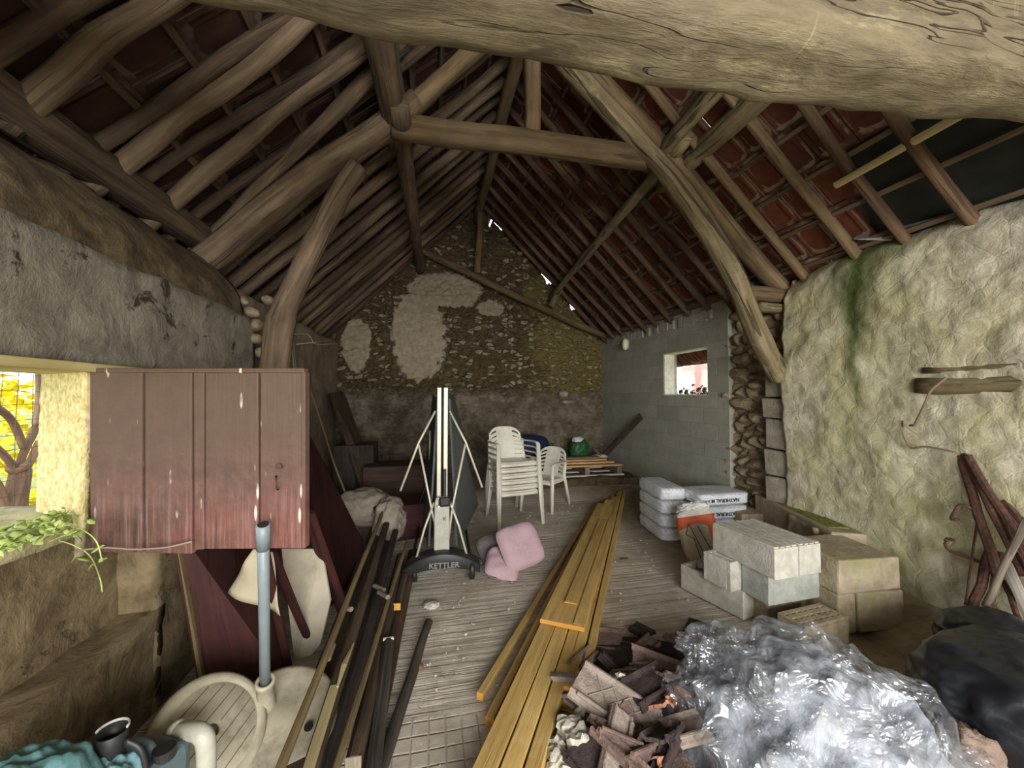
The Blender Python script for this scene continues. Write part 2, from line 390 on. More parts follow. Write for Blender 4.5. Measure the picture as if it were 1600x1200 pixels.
# floor
def f_floor(u, v):
    x = lerp(-3.6, 4.0, u); y = lerp(-5, 9, v)
    z = .012 * nz((x, y, 0), 1.3) + .004 * nz((x, y, 3), 7)
    if y > 5.3: z += .12 * min(1, (y - 5.3) / .5)
    if x > 2.75: z += .16 * min(1, (x - 2.75) / .5) * max(0, min(1, (3.4 - y)))
    return V((x, y, z))
struct(MB().grid(f_floor, 192, 280).thicken(V((0, 0, -.2))).build('floor', M_FLR, smooth=True))

# right wall, near: thick rough lime plaster
def f_r(u, v):
    y = lerp(-2.4, 3.03, u); top = 2.72 + .05 * nz((y, 0, 0), 3) - .10 * max(0, (y - 2.6) / .46); z = lerp(-.1, top, v)
    p = V((XR - .05, y, z))
    d = .05 * nz(p, 1.3, 4) + .018 * nz(p, 4, 9) + .012 * nz(p, 9, 2) + .006 * nz(p, 22)
    rnd = .12 * max(0, (v - .93) / .07) ** 2
    return p + V((d + rnd, 0, 0))
struct(MB().grid(f_r, 300, 150).thicken(V((.55, 0, 0))).build('wall_right', M_PLR, smooth=True))
# quoins and rubble
mq = MB(); z = 0.0; rn = random.Random(3); k = 0
while z < 1.80:
    hh = rn.uniform(.17, .3); ww = .24 + (.07 if k % 2 else 0)
    mq.box((.5, ww, hh - .012), Matrix.Translation((XR + .24 - .02 * rn.random(), 3.16 - (0.02 if k % 2 else 0), z + hh / 2)), .012, rn); z += hh; k += 1
struct(mq.build('wall_right_quoin', M_QUOIN, bevel=.012))
def f_rr(u, v):
    y = lerp(2.98, 3.89, u); z = lerp(-.1, 2.65, v); p = V((XR + .03, y, z))
    return p + V((.10 * (1 - stones((p.x, p.y, p.z * 1.6), 5)) + .04 * nz(p, 3), 0, 0))
struct(MB().grid(f_rr, 50, 130).thicken(V((.4, 0, 0))).build('wall_right_rubble', M_RUB2, smooth=False))
# right wall, rear: blockwork with the small opening
WY0, WY1, WZ0, WZ1 = 4.165, 5.09, 1.55, 2.165
ys = [3.82, WY0, WY1, YG + .2]; zs = [-.1, WZ0, WZ1, 2.70]
mb = MB()
for i in range(3):
    for j in range(3):
        if i == 1 and j == 1: continue
        a, b, c, d = ys[i], ys[i + 1], zs[j], zs[j + 1]
        mb.add([(XR + .05, a, c), (XR + .05, b, c), (XR + .05, b, d), (XR + .05, a, d)], [(0, 1, 2, 3)])
# merge shared points so the rim only runs round the opening and the outside
def weld(mb):
    key = {}; mp = []
    nv = []
    for p in mb.v:
        k = (round(p.x, 5), round(p.y, 5), round(p.z, 5))
        if k not in key: key[k] = len(nv); nv.append(p)
        mp.append(key[k])
    mb.v = nv; mb.f = [[mp[i] for i in f] for f in mb.f]; return mb
struct(weld(mb).thicken(V((.22, 0, 0))).build('wall_right_rear', M_BLK))
# frame of the small opening
mb = MB()
for (y0, z0, y1, z1) in ((WY0, WZ0, WY1, WZ0), (WY0, WZ1, WY1, WZ1), (WY1, WZ0, WY1, WZ1)):
    a = V((XR + .14, (y0 + y1) / 2, (z0 + z1) / 2)); sz = (.16, abs(y1 - y0) + .02, .03) if z0 == z1 else (.16, .03, abs(z1 - z0))
    mb.box(sz, Matrix.Translation(a))
struct(mb.build('window_2', m_stone('pale_opening_lining', c8(196, 194, 170), c8(226, 224, 204), 12), bevel=.004))
# course of upright bricks under the wall plate
mb = MB(); rn = random.Random(8); y = 4.0
while y < 6.7:
    wd = rn.uniform(.09, .13)
    if rn.random() < .85: mb.box((.06, wd - .012, .13 + rn.uniform(-.02, .01)), Matrix.Translation((XR + .05, y, 2.55)), .006, rn)
    y += wd
struct(mb.build('trim_1', M_BLK, bevel=.006))
o = tag(MB().sweep(path((XR + .03, 3.36, 2.71), (XR + .03, YG - .05, 2.72), 14, wob=.02, seed=4), .14, .09, sq=5, amp=.12, seed=3).build('wall_plate', W_RAFT, smooth=True),
    'long timber wall plate lying along the top of the grey block wall', 'beam')

# gable
def gtop(x): return roofz(x) - .03 - .17 * math.exp(-((x - 1.07) / .035) ** 4) - .08 * math.exp(-((x - 2.22) / .025) ** 4) - .10 * math.exp(-((x - 2.71) / .035) ** 4)   # stones missing under the tiles
def f_g(u, v):
    x = lerp(-2.1, 3.7, u); t = gtop(x); z = lerp(-.1, t, v); p = V((x, YG, z))
    e = 1 - stones((p.x, p.y, p.z * 1.8), 5.5, 3)
    plast = (abs(x + .23) < .48 and 1.85 < z < 3.4)
    d = (.06 if not plast else .012) * e + .06 * nz(p, 1.2) + .02 * nz(p, 6)
    if z < 1.7: d -= .035
    return V((x, YG + d, z))
struct(MB().grid(f_g, 280, 260).thicken(V((0, .4, 0))).build('wall_back', M_RUB, smooth=True))

# left wall: near part with window, sill, niche and ledge
TOPL = 2.12
SY1 = 1.81; SILL = 1.015; WTOP = 1.67; NY = 2.22; LED = .503
def f_l(u, v):
    y = lerp(-2.4, 2.84, u); z = lerp(-.1, TOPL, v)
    x = XL
    # hewn back from the opening towards the niche
    if y < NY and z < SILL and z > LED: x = XL
    p = V((x, y, z)); d = .03 * nz(p, 2) + .012 * nz(p, 7)
    return p + V((d, 0, 0))
def solidbox(name, m, x0, x1, y0, y1, z0, z1, amp=.02, fr=3, res=.05, fn=None, smooth=True, parent=None):
    """a rough masonry lump: subdivided box, its faces displaced together so it stays closed"""
    bm = bmesh.new(); nx, ny, nzz = [max(1, int(round(d / res))) for d in (x1 - x0, y1 - y0, z1 - z0)]
    idx = {}
    def vt(i, j, k):
        if (i, j, k) not in idx:
            p = V((lerp(x0, x1, i / nx), lerp(y0, y1, j / ny), lerp(z0, z1, k / nzz)))
            q = V((nz(p, fr, 1), nz(p, fr, 7), nz(p, fr, 13))) * amp + V((nz(p, fr * 4, 2), nz(p, fr * 4, 8), nz(p, fr * 4, 14))) * amp * .4
            p = p + q
            if fn: p = fn(p)
            idx[(i, j, k)] = bm.verts.new(p)
        return idx[(i, j, k)]
    for i in range(nx):
        for j in range(ny):
            for k in (0, nzz):
                bm.faces.new([vt(i, j, k), vt(i + 1, j, k), vt(i + 1, j + 1, k), vt(i, j + 1, k)])
    for i in range(nx):
        for k in range(nzz):
            for j in (0, ny):
                bm.faces.new([vt(i, j, k), vt(i + 1, j, k), vt(i + 1, j, k + 1), vt(i, j, k + 1)])
    for j in range(ny):
        for k in range(nzz):
            for i in (0, nx):
                bm.faces.new([vt(i, j, k), vt(i, j + 1, k), vt(i, j + 1, k + 1), vt(i, j, k + 1)])
    bmesh.ops.recalc_face_normals(bm, faces=bm.faces); me = bpy.data.meshes.new(name); bm.to_mesh(me); bm.free()
    me.uv_layers.new(name='UVMap'); me.materials.append(m)
    for p in me.polygons: p.use_smooth = smooth
    o = bpy.data.objects.new(name, me); C.objects.link(o)
    if parent: o.parent = parent
    return o
XB = -1.99
struct(solidbox('wall_left', M_PLL, XB, XL, -2.4, 3.23, WTOP, TOPL, .02, 2.5))              # above the window
struct(solidbox('wall_left_pier', M_PLL, -1.71, XL, NY, 3.23, -.05, WTOP + .03, .014, 3))       # beyond the window
struct(solidbox('wall_left_below', M_PLL, -1.82, -1.47, -2.4, NY + .05, LED - .05, SILL, .014, 3))
struct(solidbox('wall_left_ledge', M_PLL, -1.82, XL, -2.4, NY + .05, -.05, LED, .022, 3))
struct(solidbox('wall_left_jamb', M_PLL, -1.59, XL - .02, SY1 + .27, NY + .05, SILL - .03, WTOP + .03, .008, 3))
# splayed roughcast reveal
mb = MB()
def f_rev(u, v):
    p = V((lerp(XL - .02, -1.66, u), lerp(SY1, SY1 + .24, u), lerp(SILL, WTOP, v))); return p + V((0, -.004 + .006 * nz(p, 30), 0))
struct(mb.grid(f_rev, 30, 60).thicken(V((0, .05, 0))).build('window_1', M_YEL, smooth=True), 'pale roughcast window reveal')
o = solidbox('window_sill', m_stone('weathered_sill_stone', c8(150, 142, 106), c8(196, 188, 148), 8, c8(140, 146, 84)), -1.89, -1.38, -2.4, NY - .05, SILL - .02, SILL + .035, .012, 4, .03)
struct(o); o.name = 'trim_2'
o = struct(MB().box((.34, 4.6, .034), Matrix.Translation((-1.45, -.02, WTOP - .012))).build('trim_3', wood('yellowed_lintel_board', c8(176, 160, 104), c8(206, 192, 136), c8(150, 134, 84), 1, .2, .8, .4), bevel=.004))
# far left wall, set back
struct(solidbox('wall_left_rear', m_stone('pale_dusty_plaster', c8(118, 104, 84), c8(150, 136, 114), 5), -2.05, XLF, 3.19, YG + .2, -.05, 2.46, .03, 1.8))
# clay and stone hump carrying the rafters
def hump(p):
    t = max(0, (p.z - TOPL) / .4); return V((p.x - .26 * t * t - .0 * t, p.y, p.z))
struct(solidbox('wall_left_crown', M_EARTH, -2.05, XL - .02, -2.4, 3.12, TOPL - .03, TOPL + .41, .045, 3, .05, hump))
struct(solidbox('wall_left_rear_crown', M_EARTH, -2.1, XLF + .02, 3.19, YG, 2.42, 2.63, .05, 3, .06, hump))
rn = random.Random(5)
# loose stones at the broken end of the near left wall
for k, (px, py, r) in enumerate(((392, 488, .055), (402, 508, .06), (398, 530, .05), (412, 552, .06), (378, 470, .05), (420, 470, .05))):
    c = aty(px, py, 3.23 - .03)
    bm = bmesh.new(); bmesh.ops.create_icosphere(bm, subdivisions=3, radius=r)
    for v in bm.verts: v.co *= 1 + .35 * nz(v.co, 14, k); v.co.z *= .75
    me = bpy.data.meshes.new('rubble_stone'); bm.to_mesh(me); bm.free(); me.materials.append(M_RUB2); me.uv_layers.new()
    for p in me.polygons: p.use_smooth = True
    o = bpy.data.objects.new('rubble_stone', me); C.objects.link(o); o.location = c
    tag(o, ['rough pale stone sticking out just below the top of the broken wall end', 'round stone in the middle of the broken left wall end', 'stone low in the broken wall end above the shutter', 'lowest stone in the broken wall end, touching the curved brace foot', 'topmost stone on the broken end of the left wall', 'stone wedged right of the broken wall top, behind the curved brace'][k], 'stone', 'stones in the broken end of the left wall')

# unseen front wall added to darken the roof; daylight enters its wide doorway
mb = MB(); DX0, DX1, DZ = -.95, 2.75, 2.62
for (x0, x1, z0, z1) in ((-2.1, DX0, -.1, DZ), (DX1, 3.9, -.1, DZ)):
    mb.add([(x0, -2.42, z0), (x1, -2.42, z0), (x1, -2.42, z1), (x0, -2.42, z1)], [(0, 1, 2, 3)])
mb.add([(-2.1, -2.42, DZ), (DX0, -2.42, DZ), (DX1, -2.42, DZ), (3.9, -2.42, DZ), (XC, -2.42, ZR + .02)], [(0, 1, 2, 3, 4)])
struct(weld(mb).thicken(V((0, -.3, 0))).build('wall_front_unseen', M_RUB2))

# ---------------------------------------------------------------- roof covering (tiles and battens)
def roof_side(sign, name, holes, dark=None):
    mb = MB(); tones = []; rn = random.Random(11 + sign)
    sl = math.sqrt(1 + SL * SL); L = (3.95 - XC) * sl if sign > 0 else (XC + 2.35) * sl
    dx = V((sign / sl, 0, -SL / sl)); nrm = V((sign * SL / sl, 0, 1 / sl)) ; apex = V((XC, 0, ZR))
    tw, tl = .25, .35; rows = int(L / tl) + 1; y0 = -2.6; cols = int((YG + .35 - y0) / tw) + 1
    def add(pts, fs, tone, uv=None):
        mb.add(pts, fs, uv or [[(.5, .5)] * len(f) for f in fs]); tones.extend([tone] * len(fs))
    for r in range(rows):
        for c in range(cols):
            ya = y0 + c * tw + (tw / 2 if r % 2 else 0); sa = r * tl
            yb = ya + tw * .97; sb = sa + tl * 1.08
            if any(ha < (ya + yb) / 2 < hb and hc < (sa + sb) / 2 < hd for ha, hb, hc, hd in holes): continue
            tone = (rn.random(), rn.random(), 0)
            j = rn.uniform(-.006, .006)
            def Q(s_, y_, h_): return apex + dx * s_ + V((0, y_, 0)) + nrm * (h_ + j)
            # tilted tile plate, 18 mm thick, lower end lies over the next one
            P = [Q(sa, ya, .0), Q(sa, yb, .0), Q(sb, yb, .03), Q(sb, ya, .03)]
            T = [p + nrm * .018 for p in P]
            add(P + T, [(0, 1, 2, 3), (7, 6, 5, 4), (0, 4, 5, 1), (2, 6, 7, 3), (1, 5, 6, 2), (3, 7, 4, 0)], tone, [[(0, 0), (0, 1), (1, 1), (1, 0)]] + [[(.5, .5)] * 4] * 5)
            # moulded rims under the tile
            for (a, b, e, f) in ((.06, .94, .10, .16), (.06, .94, .84, .90), ):
                s1, s2, e1, e2 = lerp(sa, sb, .12), lerp(sa, sb, .80), lerp(ya, yb, e), lerp(ya, yb, f)
                B = [Q(s1, e1, .003), Q(s1, e2, .003), Q(s2, e2, .022), Q(s2, e1, .022)]; D = [p - nrm * .014 for p in B]
                add(B + D, [(4, 5, 6, 7), (0, 4, 7, 3), (1, 2, 6, 5), (0, 1, 5, 4), (3, 7, 6, 2)], (tone[0], tone[1], 0))
            s1, s2 = lerp(sa, sb, .12), lerp(sa, sb, .18)
            B = [Q(s1, lerp(ya, yb, .1), .003), Q(s1, lerp(ya, yb, .9), .003), Q(s2, lerp(ya, yb, .9), .006), Q(s2, lerp(ya, yb, .1), .006)]; D = [p - nrm * .014 for p in B]
            add(B + D, [(4, 5, 6, 7), (0, 4, 7, 3), (1, 2, 6, 5), (0, 1, 5, 4), (3, 7, 6, 2)], (tone[0], tone[1], 0))
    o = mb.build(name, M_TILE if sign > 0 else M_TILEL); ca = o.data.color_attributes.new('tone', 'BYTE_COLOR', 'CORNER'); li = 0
    for f, tn in zip(mb.f, tones):
        for _ in f: ca.data[li].color = (*tn, 1); li += 1
    struct(o)
    bt = MB()
    for r in range(1, rows):
        c0 = apex + dx * (r * tl + .05) - nrm * .028
        bt.sweep(path(c0 + V((0, -2.6, 0)), c0 + V((0, YG, 0)), 30, wob=.006, seed=r), .036, .024, up=nrm, n=6, sq=6)
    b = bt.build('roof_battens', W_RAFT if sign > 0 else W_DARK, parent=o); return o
ceil_r = roof_side(1, 'ceiling', [(-9, 1.85, 2.39, 9), (1.1, 2.15, 2.9, 9), (7.15, 9, .2, .55), (7.15, 9, 2.5, 2.85), (7.15, 9, 1.85, 2.2)])
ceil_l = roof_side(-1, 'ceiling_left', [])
# ridge cap seen from below, closing the top of the roof
mb = MB(); mb.sweep([(XC, -2.6, ZR + .06), (XC, YG + .4, ZR + .06)], .34, .10, n=8)
struct(mb.build('ceiling_ridge', M_TILE, smooth=True))
# black roofing felt patch standing in for the lost tiles
mb = MB()
sl = math.sqrt(2)
def f_felt(u, v):
    x = lerp(XC + 2.28 / sl, 3.85, u); y = lerp(-2.5, 2.3, v); z = roofz(x) + .07 + .03 * nz((x, y, 0), 2.5)
    return V((x, y, z))
M_FELT = plain('black_plastic_sheet', c8(34, 36, 32), .55, .3, 0, .35, .4, 6)
tag(mb.grid(f_felt, 30, 60).thicken(V((.004, 0, .004))).build('roofing_sheet', M_FELT, smooth=True), 'black plastic sheet showing between rafters above the right wall where tiles are missing', 'plastic sheet')
# ================================================================ roof timbers
W_RAFTR = wood('squared_rafter_wood', c8(78, 60, 44), c8(110, 88, 66), c8(52, 40, 30), .8, .4, .85, .7)
W_GREY = wood('pale_rounded_beam', c8(118, 106, 80), c8(158, 146, 114), c8(98, 88, 64), .6, .8, .92, 1.0, c8(140, 132, 100))
def m_tie():
    t = NT('weathered_tie_beam'); P = t.obj(); Q = t.map(P, (.35, 1, 1.4)); x = t.xyz(P)
    n = t.noise(Q, 9, 9, .72, .4); f = t.noise(t.map(P, (3, 30, 30)), 1.5, 6, .65, .3); b = t.noise(Q, 2.2, 5, .6)
    col = t.mix(t.step(n, .32, .68), c8(88, 79, 60), c8(136, 125, 98))
    col = t.mix(t.math('MULTIPLY', t.step(b, .42, .62), .6), col, c8(116, 104, 86))
    col = t.mix(t.math('MULTIPLY', t.step(t.noise(Q, 6, 7, .7), .58, .68), .6), col, c8(168, 160, 124))
    cr = t.noise(t.map(P, (.7, 9, 12)), 1.0, 3, .5, .4); ck = t.math('MULTIPLY', t.step(t.math('ABSOLUTE', t.math('SUBTRACT', cr, .47)), .012, .003), t.step(b, .45, .55))
    col = t.mix(t.math('MULTIPLY', ck, .85), col, c8(44, 36, 26))
    # pale vertical runs of droppings on the near face
    st = t.noise(t.map(P, (26, 1, 1.2)), 1.0, 3, .5); sm = t.math('MULTIPLY', t.step(st, .66, .72), t.step(x[0], .5, 1.2)); sm = t.math('MULTIPLY', sm, t.step(x[1], .98, .90))
    col = t.mix(t.math('MULTIPLY', sm, .4), col, c8(186, 182, 160))
    h = t.math('SUBTRACT', t.math('ADD', t.math('MULTIPLY', n, 1.2), t.math('MULTIPLY', f, .6)), t.math('MULTIPLY', ck, 1.5))
    return t.fin(col, .92, t.bump(h, .9, .02), .2)
M_TIE = m_tie()
o = MB().sweep([(lerp(-2.2, 4.0, i / 110), .99 + .03 * nz((i * .055, 0, 3), 1) + .008 * nz((i * .4, 0, 3), 1), 2.785 + .015 * nz((i * .07, 2, 0), 1) + .008 * nz((i * .4, 2, 0), 1) + lerp(-.16, .125, i / 110) + (.03 * sin(i / 110 * 9))) for i in range(111)],
               .29, .36, n=56, sq=4.5, amp=.09, fr=4, seed=2).build('tie_beam', M_TIE, smooth=True)
tag(o, 'huge pale weathered oak tie beam crossing the top of the photo, nearest of all timbers', 'beam')
TY = 3.13
def tim(name, label, cat, pts, w, h, m, sq=4, amp=.1, seed=1, fr=3, n=14, up=(0, 1, 0), group=None):
    return tag(MB().sweep(pts, w, h, n=n, sq=sq, amp=amp, seed=seed, fr=fr, up=up).build(name, m, smooth=True), label, cat, group)
cx = V((-0.273, TY, 3.655))
tim('collar_beam', 'horizontal collar beam joining the two slopes of the middle roof truss', 'beam', path((-0.319, TY, 3.701), (2.185, TY, 3.724), 16, wob=.015), .13, .20, W_TRUSS, 9, .04, 3, up=(0, 0, 1))
tim('king_post', 'short vertical post rising from the middle of the collar beam to the ridge', 'post', path((0.831, TY, 3.792), (0.831, TY, 5.044), 8, wob=.01), .13, .13, W_TRUSS, 6, .08)
tim('principal_rafter', 'thick straight rafter of the truss running down the right slope to the wall top', 'rafter', path((0.706, TY + .0, 5.021), (3.437, TY, 2.540), 20, (0, 0, .03), .03, 2), .12, .17, W_TRUSS, 8, .06, 5)
tim('principal_rafter', 'thick brown rafter of the truss running down the left slope behind the left curved brace', 'rafter', path((-0.137, TY, 3.906), (-1.764, TY, 2.381), 16, (0, 0, .03), .04, 8), .14, .24, W_RAFT, 6, .10, 9)
tim('principal_rafter', 'upper truss rafter rising from the left end of the collar to the ridge', 'rafter', path((-0.341, TY, 3.678), (0.910, TY, 5.044), 14, (0, 0, .02), .03, 12), .12, .15, W_TRUSS, 5, .12, 7)
pts = spline([aty(868, 82, TY - .1), aty(975, 198, TY - .1), aty(1040, 268, TY - .1), aty(1100, 350, TY - .1), aty(1150, 440, TY - .1), aty(1183, 520, TY - .1), V((XR - .06, TY - .08, 1.71))], 5)
tim('curved_brace', 'long curved oak brace sweeping from the collar down onto the right wall', 'beam', pts, [.13] * 12 + [.16] * 19, .15, W_BEAM, 6, .10, 4, up=(0, 1, 0))
pts = spline([aty(560, 262, TY - .12), aty(528, 310, TY - .12), aty(478, 410, TY - .12), aty(440, 500, TY - .12), aty(424, 600, TY - .12), V((XL + .03, TY - .12, 1.25))], 6)
tim('curved_brace', 'curved brace on the left rising from behind the red shutter to the truss', 'beam', pts, [.13] * 10 + [.15] * 8 + [.18] * 13, .15, W_RAFT, 4, .14, 6, up=(0, 1, 0))
tim('wall_bracket', 'short horizontal timber block under the foot of the right truss rafter', 'beam', path((2.902, TY, 2.540), (3.528, TY, 2.517), 5), .16, .14, W_TRUSS, 5, .12, up=(0, 0, 1))
tim('wall_bracket', 'lower short timber cushion on the right wall under the first bracket block', 'beam', path((3.073, TY, 2.403), (3.528, TY, 2.392), 5), .15, .09, W_BEAM, 5, .12, 5, up=(0, 0, 1))
tim('beam_stub', 'short sawn collar end poking out to the right of the truss crossing', 'beam', path((2.094, TY + .06, 3.701), (2.390, TY + .06, 3.724), 4), .11, .13, W_TRUSS, 7, .04, up=(0, 0, 1))
# purlins and ridge beam
UP = (0.000, 0.000, 0.924)
tim('ridge_beam', 'ridge beam running along the very top of the roof', 'beam', path((XC, 1.366, 4.907), (XC, YG + .1, 4.884), 24, wob=.05, seed=3), .13, .15, W_TRUSS, 3, .12, 2, up=UP)
tim('purlin', 'thick rounded purlin on the left slope between the big tie beam and the truss', 'beam', path((-0.341, 1.138, 3.724), (-0.307, 3.357, 3.769), 14, wob=.03, seed=6), [.24] * 4 + [.22] * 5 + [.2] * 6, .26, W_RAFT, 2.6, .12, 7, up=UP)
tim('purlin', 'slimmer crooked purlin on the left slope from the truss to the gable wall', 'beam', path((-0.250, 2.845, 3.689), (-0.228, YG + .05, 3.860), 22, (0, 0, -.03), .06, 9), .15, .15, W_RAFT, 2.4, .2, 5, up=UP)
tim('purlin', 'pale round purlin on the right slope from the truss to the gable wall', 'beam', path((2.139, 2.845, 3.769), (2.276, YG + .05, 3.450), 22, (0, 0, .02), .05, 14), [.12] * 14 + [.10] * 9, .12, W_BEAM, 2.2, .2, 3, up=UP)
tim('purlin', 'left one of the two lapped pale purlins meeting above the right end of the collar', 'beam', path((1.889, 1.081, 3.678), (2.094, 3.414, 3.837), 14, wob=.02, seed=15), .12, .13, W_BEAM, 3, .15, 3, up=UP)
tim('purlin', 'right one of the two lapped pale purlins meeting above the right end of the collar', 'beam', path((2.253, 1.081, 3.633), (2.299, 3.471, 3.701), 14, wob=.02, seed=18), .15, .17, W_BEAM, 3, .12, 9, up=UP)
# at the gable
tim('gable_post', 'thin upright post standing under the far end of the ridge in front of the gable', 'post', path((0.842, YG - .45, 4.816), (0.797, YG - .28, 3.769), 12, wob=.02, seed=2), .12, .10, W_TRUSS, 4, .1, 2)
tim('gable_beam', 'sloping timber across the gable from the left purlin down to the corner of the block wall', 'beam', path((-0.364, YG - .25, 4.202), (3.323, YG - .25, 2.699), 22, (0, 0, -.04), .03, 4), .12, .13, W_TRUSS, 3, .12, 6)
tim('gable_strut', 'short strut between the far end of the right purlin and the sloping gable timber', 'post', path((2.344, YG - .4, 3.587), (2.185, YG - .3, 3.223), 5), .12, .10, W_BEAM, 4, .12, 6)
# rafters
def ordw(k): return ['first', 'second', 'third', 'fourth', 'fifth', 'sixth', 'seventh', 'eighth', 'ninth', 'tenth', 'eleventh', 'twelfth', 'thirteenth', 'fourteenth', 'fifteenth', 'sixteenth', 'seventeenth', 'eighteenth', 'nineteenth', 'twentieth'][k]
nrm = V((1, 0, 1)).normalized()
rn = random.Random(21)
ysR = [6.96, 6.62, 6.26, 5.92, 5.55, 5.21, 4.85, 4.51, 4.14, 3.80, 3.45, 2.87, 2.44, 2.08, 1.71, 1.31, 0.91]
for k, y in enumerate(ysR):
    near = y < 2.5
    a = V((XC + .06, y + rn.uniform(-.03, .03), 0)); b = V((3.5, y + rn.uniform(-.03, .03), 0))
    a.z = roofz(a.x) - .10; b.z = roofz(b.x) - .10
    lab = ('squared rafter on the right roof slope, %s counted from the gable' % ordw(k)) if k < 12 else ['', '', '', '', 'pale squared rafter reaching the right wall top at the green algae stain', 'squared rafter between the algae stain and the black sheet, right slope', 'squared rafter crossing the left part of the black plastic sheet', 'squared rafter crossing the middle of the black plastic sheet', 'squared rafter on the right slope above the big tie beam'][k - 8]
    m = W_TRUSS if k in (12, 11) else W_RAFTR
    tim('rafter', lab, 'rafter', path(a, b, 14, wob=.03, seed=k * 3.1), .052, .07 + rn.uniform(0, .02), m, 7, .06, k, up=nrm, group='rafters of the right roof slope')
ysL = [6.94, 6.66, 6.40, 6.10, 5.83, 5.53, 5.26, 4.98, 4.69, 4.42, 4.12, 3.82, 3.51, 2.80, 2.39, 1.98, 1.48]
nl = V((-1, 0, 1)).normalized()
lowlab = {12: 'rafter pole just behind the middle truss on the left slope', 13: 'crooked thin rafter pole whose foot sits just left of the truss, left slope', 14: 'bent pale rafter pole, second one left of the truss on the left slope', 15: 'pale rafter pole, third one left of the truss on the left slope', 16: 'thick rafter pole near the top left corner of the photo'}
feet = {13: (330, 350), 14: (265, 302), 15: (185, 215), 16: (45, 115)}
heads = {13: (570, 130), 14: (560, 75), 15: (455, 45), 16: (265, -10)}
for k, y in enumerate(ysL):
    r = rn.uniform(.085, .12)
    if k in feet:
        b = atx(*feet[k], -1.59); y2 = b.y
        # head: where the sight line meets the plane just under the roof
        d = ray(*heads[k]); q = EYE; t = (ZR - SL * XC - .12 - EYE.z) / (d.z - SL * d.x); a = EYE + d * t
        a = b + (a - b) * 1.25; b = b - (a - b) * .14
        b.z = roofz(b.x) - .12; r = .105; a.z = roofz(min(a.x, XC - .05)) - .12
    else:
        a = V((XC - .06, y + rn.uniform(-.05, .05), 0)); b = V((-1.85, y + rn.uniform(-.05, .05), 0)); a.z = roofz(a.x) - .11; b.z = roofz(b.x) - .11
    lab = lowlab.get(k) or 'rough rafter pole on the left roof slope, %s counted from the gable' % ordw(k)
    tim('rafter', lab, 'rafter', path(a, b, 18, wob=.03, seed=k * 2.3), r, r * .95, W_RAFT if k % 3 or k > 11 else W_DARK, 2.2, .22, k, up=nl, group='rafter poles of the left roof slope')
tim('wall_plate', 'dark timber wall plate under the rafter feet along the left wall', 'beam', path((-1.66, -2.3, 2.72), (-1.66, 3.4, 2.70), 24, wob=.03, seed=8), .20, .17, W_DARK, 4, .12, 8, up=UP)
# darker poles lying deeper between the near ones
for k, (y, lab) in enumerate(((2.98, 'dark thin pole tucked close beside the left truss rafter'), (2.55, 'dark thin rafter pole, between the crooked pole and the bent pale pole'), (2.18, 'dark thin rafter pole, between the two pale poles of the left slope'), (1.73, 'dark thin rafter pole below the thick pole of the top left corner'))):
    a = V((XC - .06, y + .05, 0)); b = V((-1.85, y, 0)); a.z = roofz(a.x) - .08; b.z = roofz(b.x) - .08
    tim('rafter', lab, 'rafter', path(a, b, 16, wob=.05, seed=k * 4.4 + 60), .075, .07, W_DARK, 2.2, .2, k, up=nl, group='rafter poles of the left roof slope')
# new lath and scraps over the right wall
a = atx(1485.090, 330.020, 2.426); sd = ray(1305, 290); t = (ZR + SL * XC - .16 - EYE.z) / (sd.z + SL * sd.x); a = EYE + sd * t
sd = ray(1500, 180); t = (ZR + SL * XC - .16 - EYE.z) / (sd.z + SL * sd.x); b = EYE + sd * t
tag(MB().sweep(path(a, a + (b - a) * 1.35, 4), .05, .024, up=nrm, n=8, sq=8).build('lath', W_PALE), 'fresh pale wooden lath lying across rafters beside the black sheet', 'lath')
def slate(name, label, c, sx, sy, rot, m, th=.012):
    mb = MB().box((sx, sy, th), Matrix.Identity(4), .012, random.Random(int(sx * 999)))
    return tag(mb.build(name, m, loc=c, rot=rot, bevel=.003), label, 'slate')
M_SLATE = plain('pale_slate', c8(132, 134, 128), .6, .2, 0, .3, .3, 14, c8(90, 86, 70))
slate('slate', 'pale slate piece on the right wall top beside the black sheet', V((3.391, 2.299, 2.813)), .3, .22, (R(18), R(-30), R(20)), M_SLATE)
slate('slate', 'narrow grey slate lying on the right wall top right above the algae stain', V((3.403, 1.957, 2.790)), .16, .4, (R(8), R(-24), R(-8)), M_SLATE)
# ================================================================ more helpers for the things
def atZ(px, py, Z): return EYE + (_F * FPX + _R * (px - 800) + _U * (600 - py)) * (Z / FPX)
def frame(o, xd, yd):
    """matrix with origin o, local x along xd, y along yd"""
    x = V(xd).normalized(); z = x.cross(V(yd)).normalized(); y = z.cross(x)
    M = Matrix((x, y, z)).transposed().to_4x4(); M.translation = V(o); return M
def place(o, M): o.matrix_world = M; return o
def slabq(name, p, th, m, parent=None, bevel=.003, nu=1, nv=1, warp=0, seed=0, smooth=False):
    """sheet or board through four corner points (a,b lower; c,d upper), given a thickness"""
    a, b, c, d = [V(q) for q in p]; n = (b - a).cross(d - a).normalized()
    def f(u, v):
        q = a.lerp(b, u).lerp(d.lerp(c, u), v); return q + n * (warp * nz((u * 2, v * 2, seed), 1))
    mb = MB().grid(f, nu, nv)
    w_, h_ = (b - a).length, (d - a).length
    mb.uv = [[(v * h_, u * w_) for (u, v) in q] for q in mb.uv]
    return mb.thicken(n * th).build(name, m, parent, bevel=bevel, smooth=smooth)
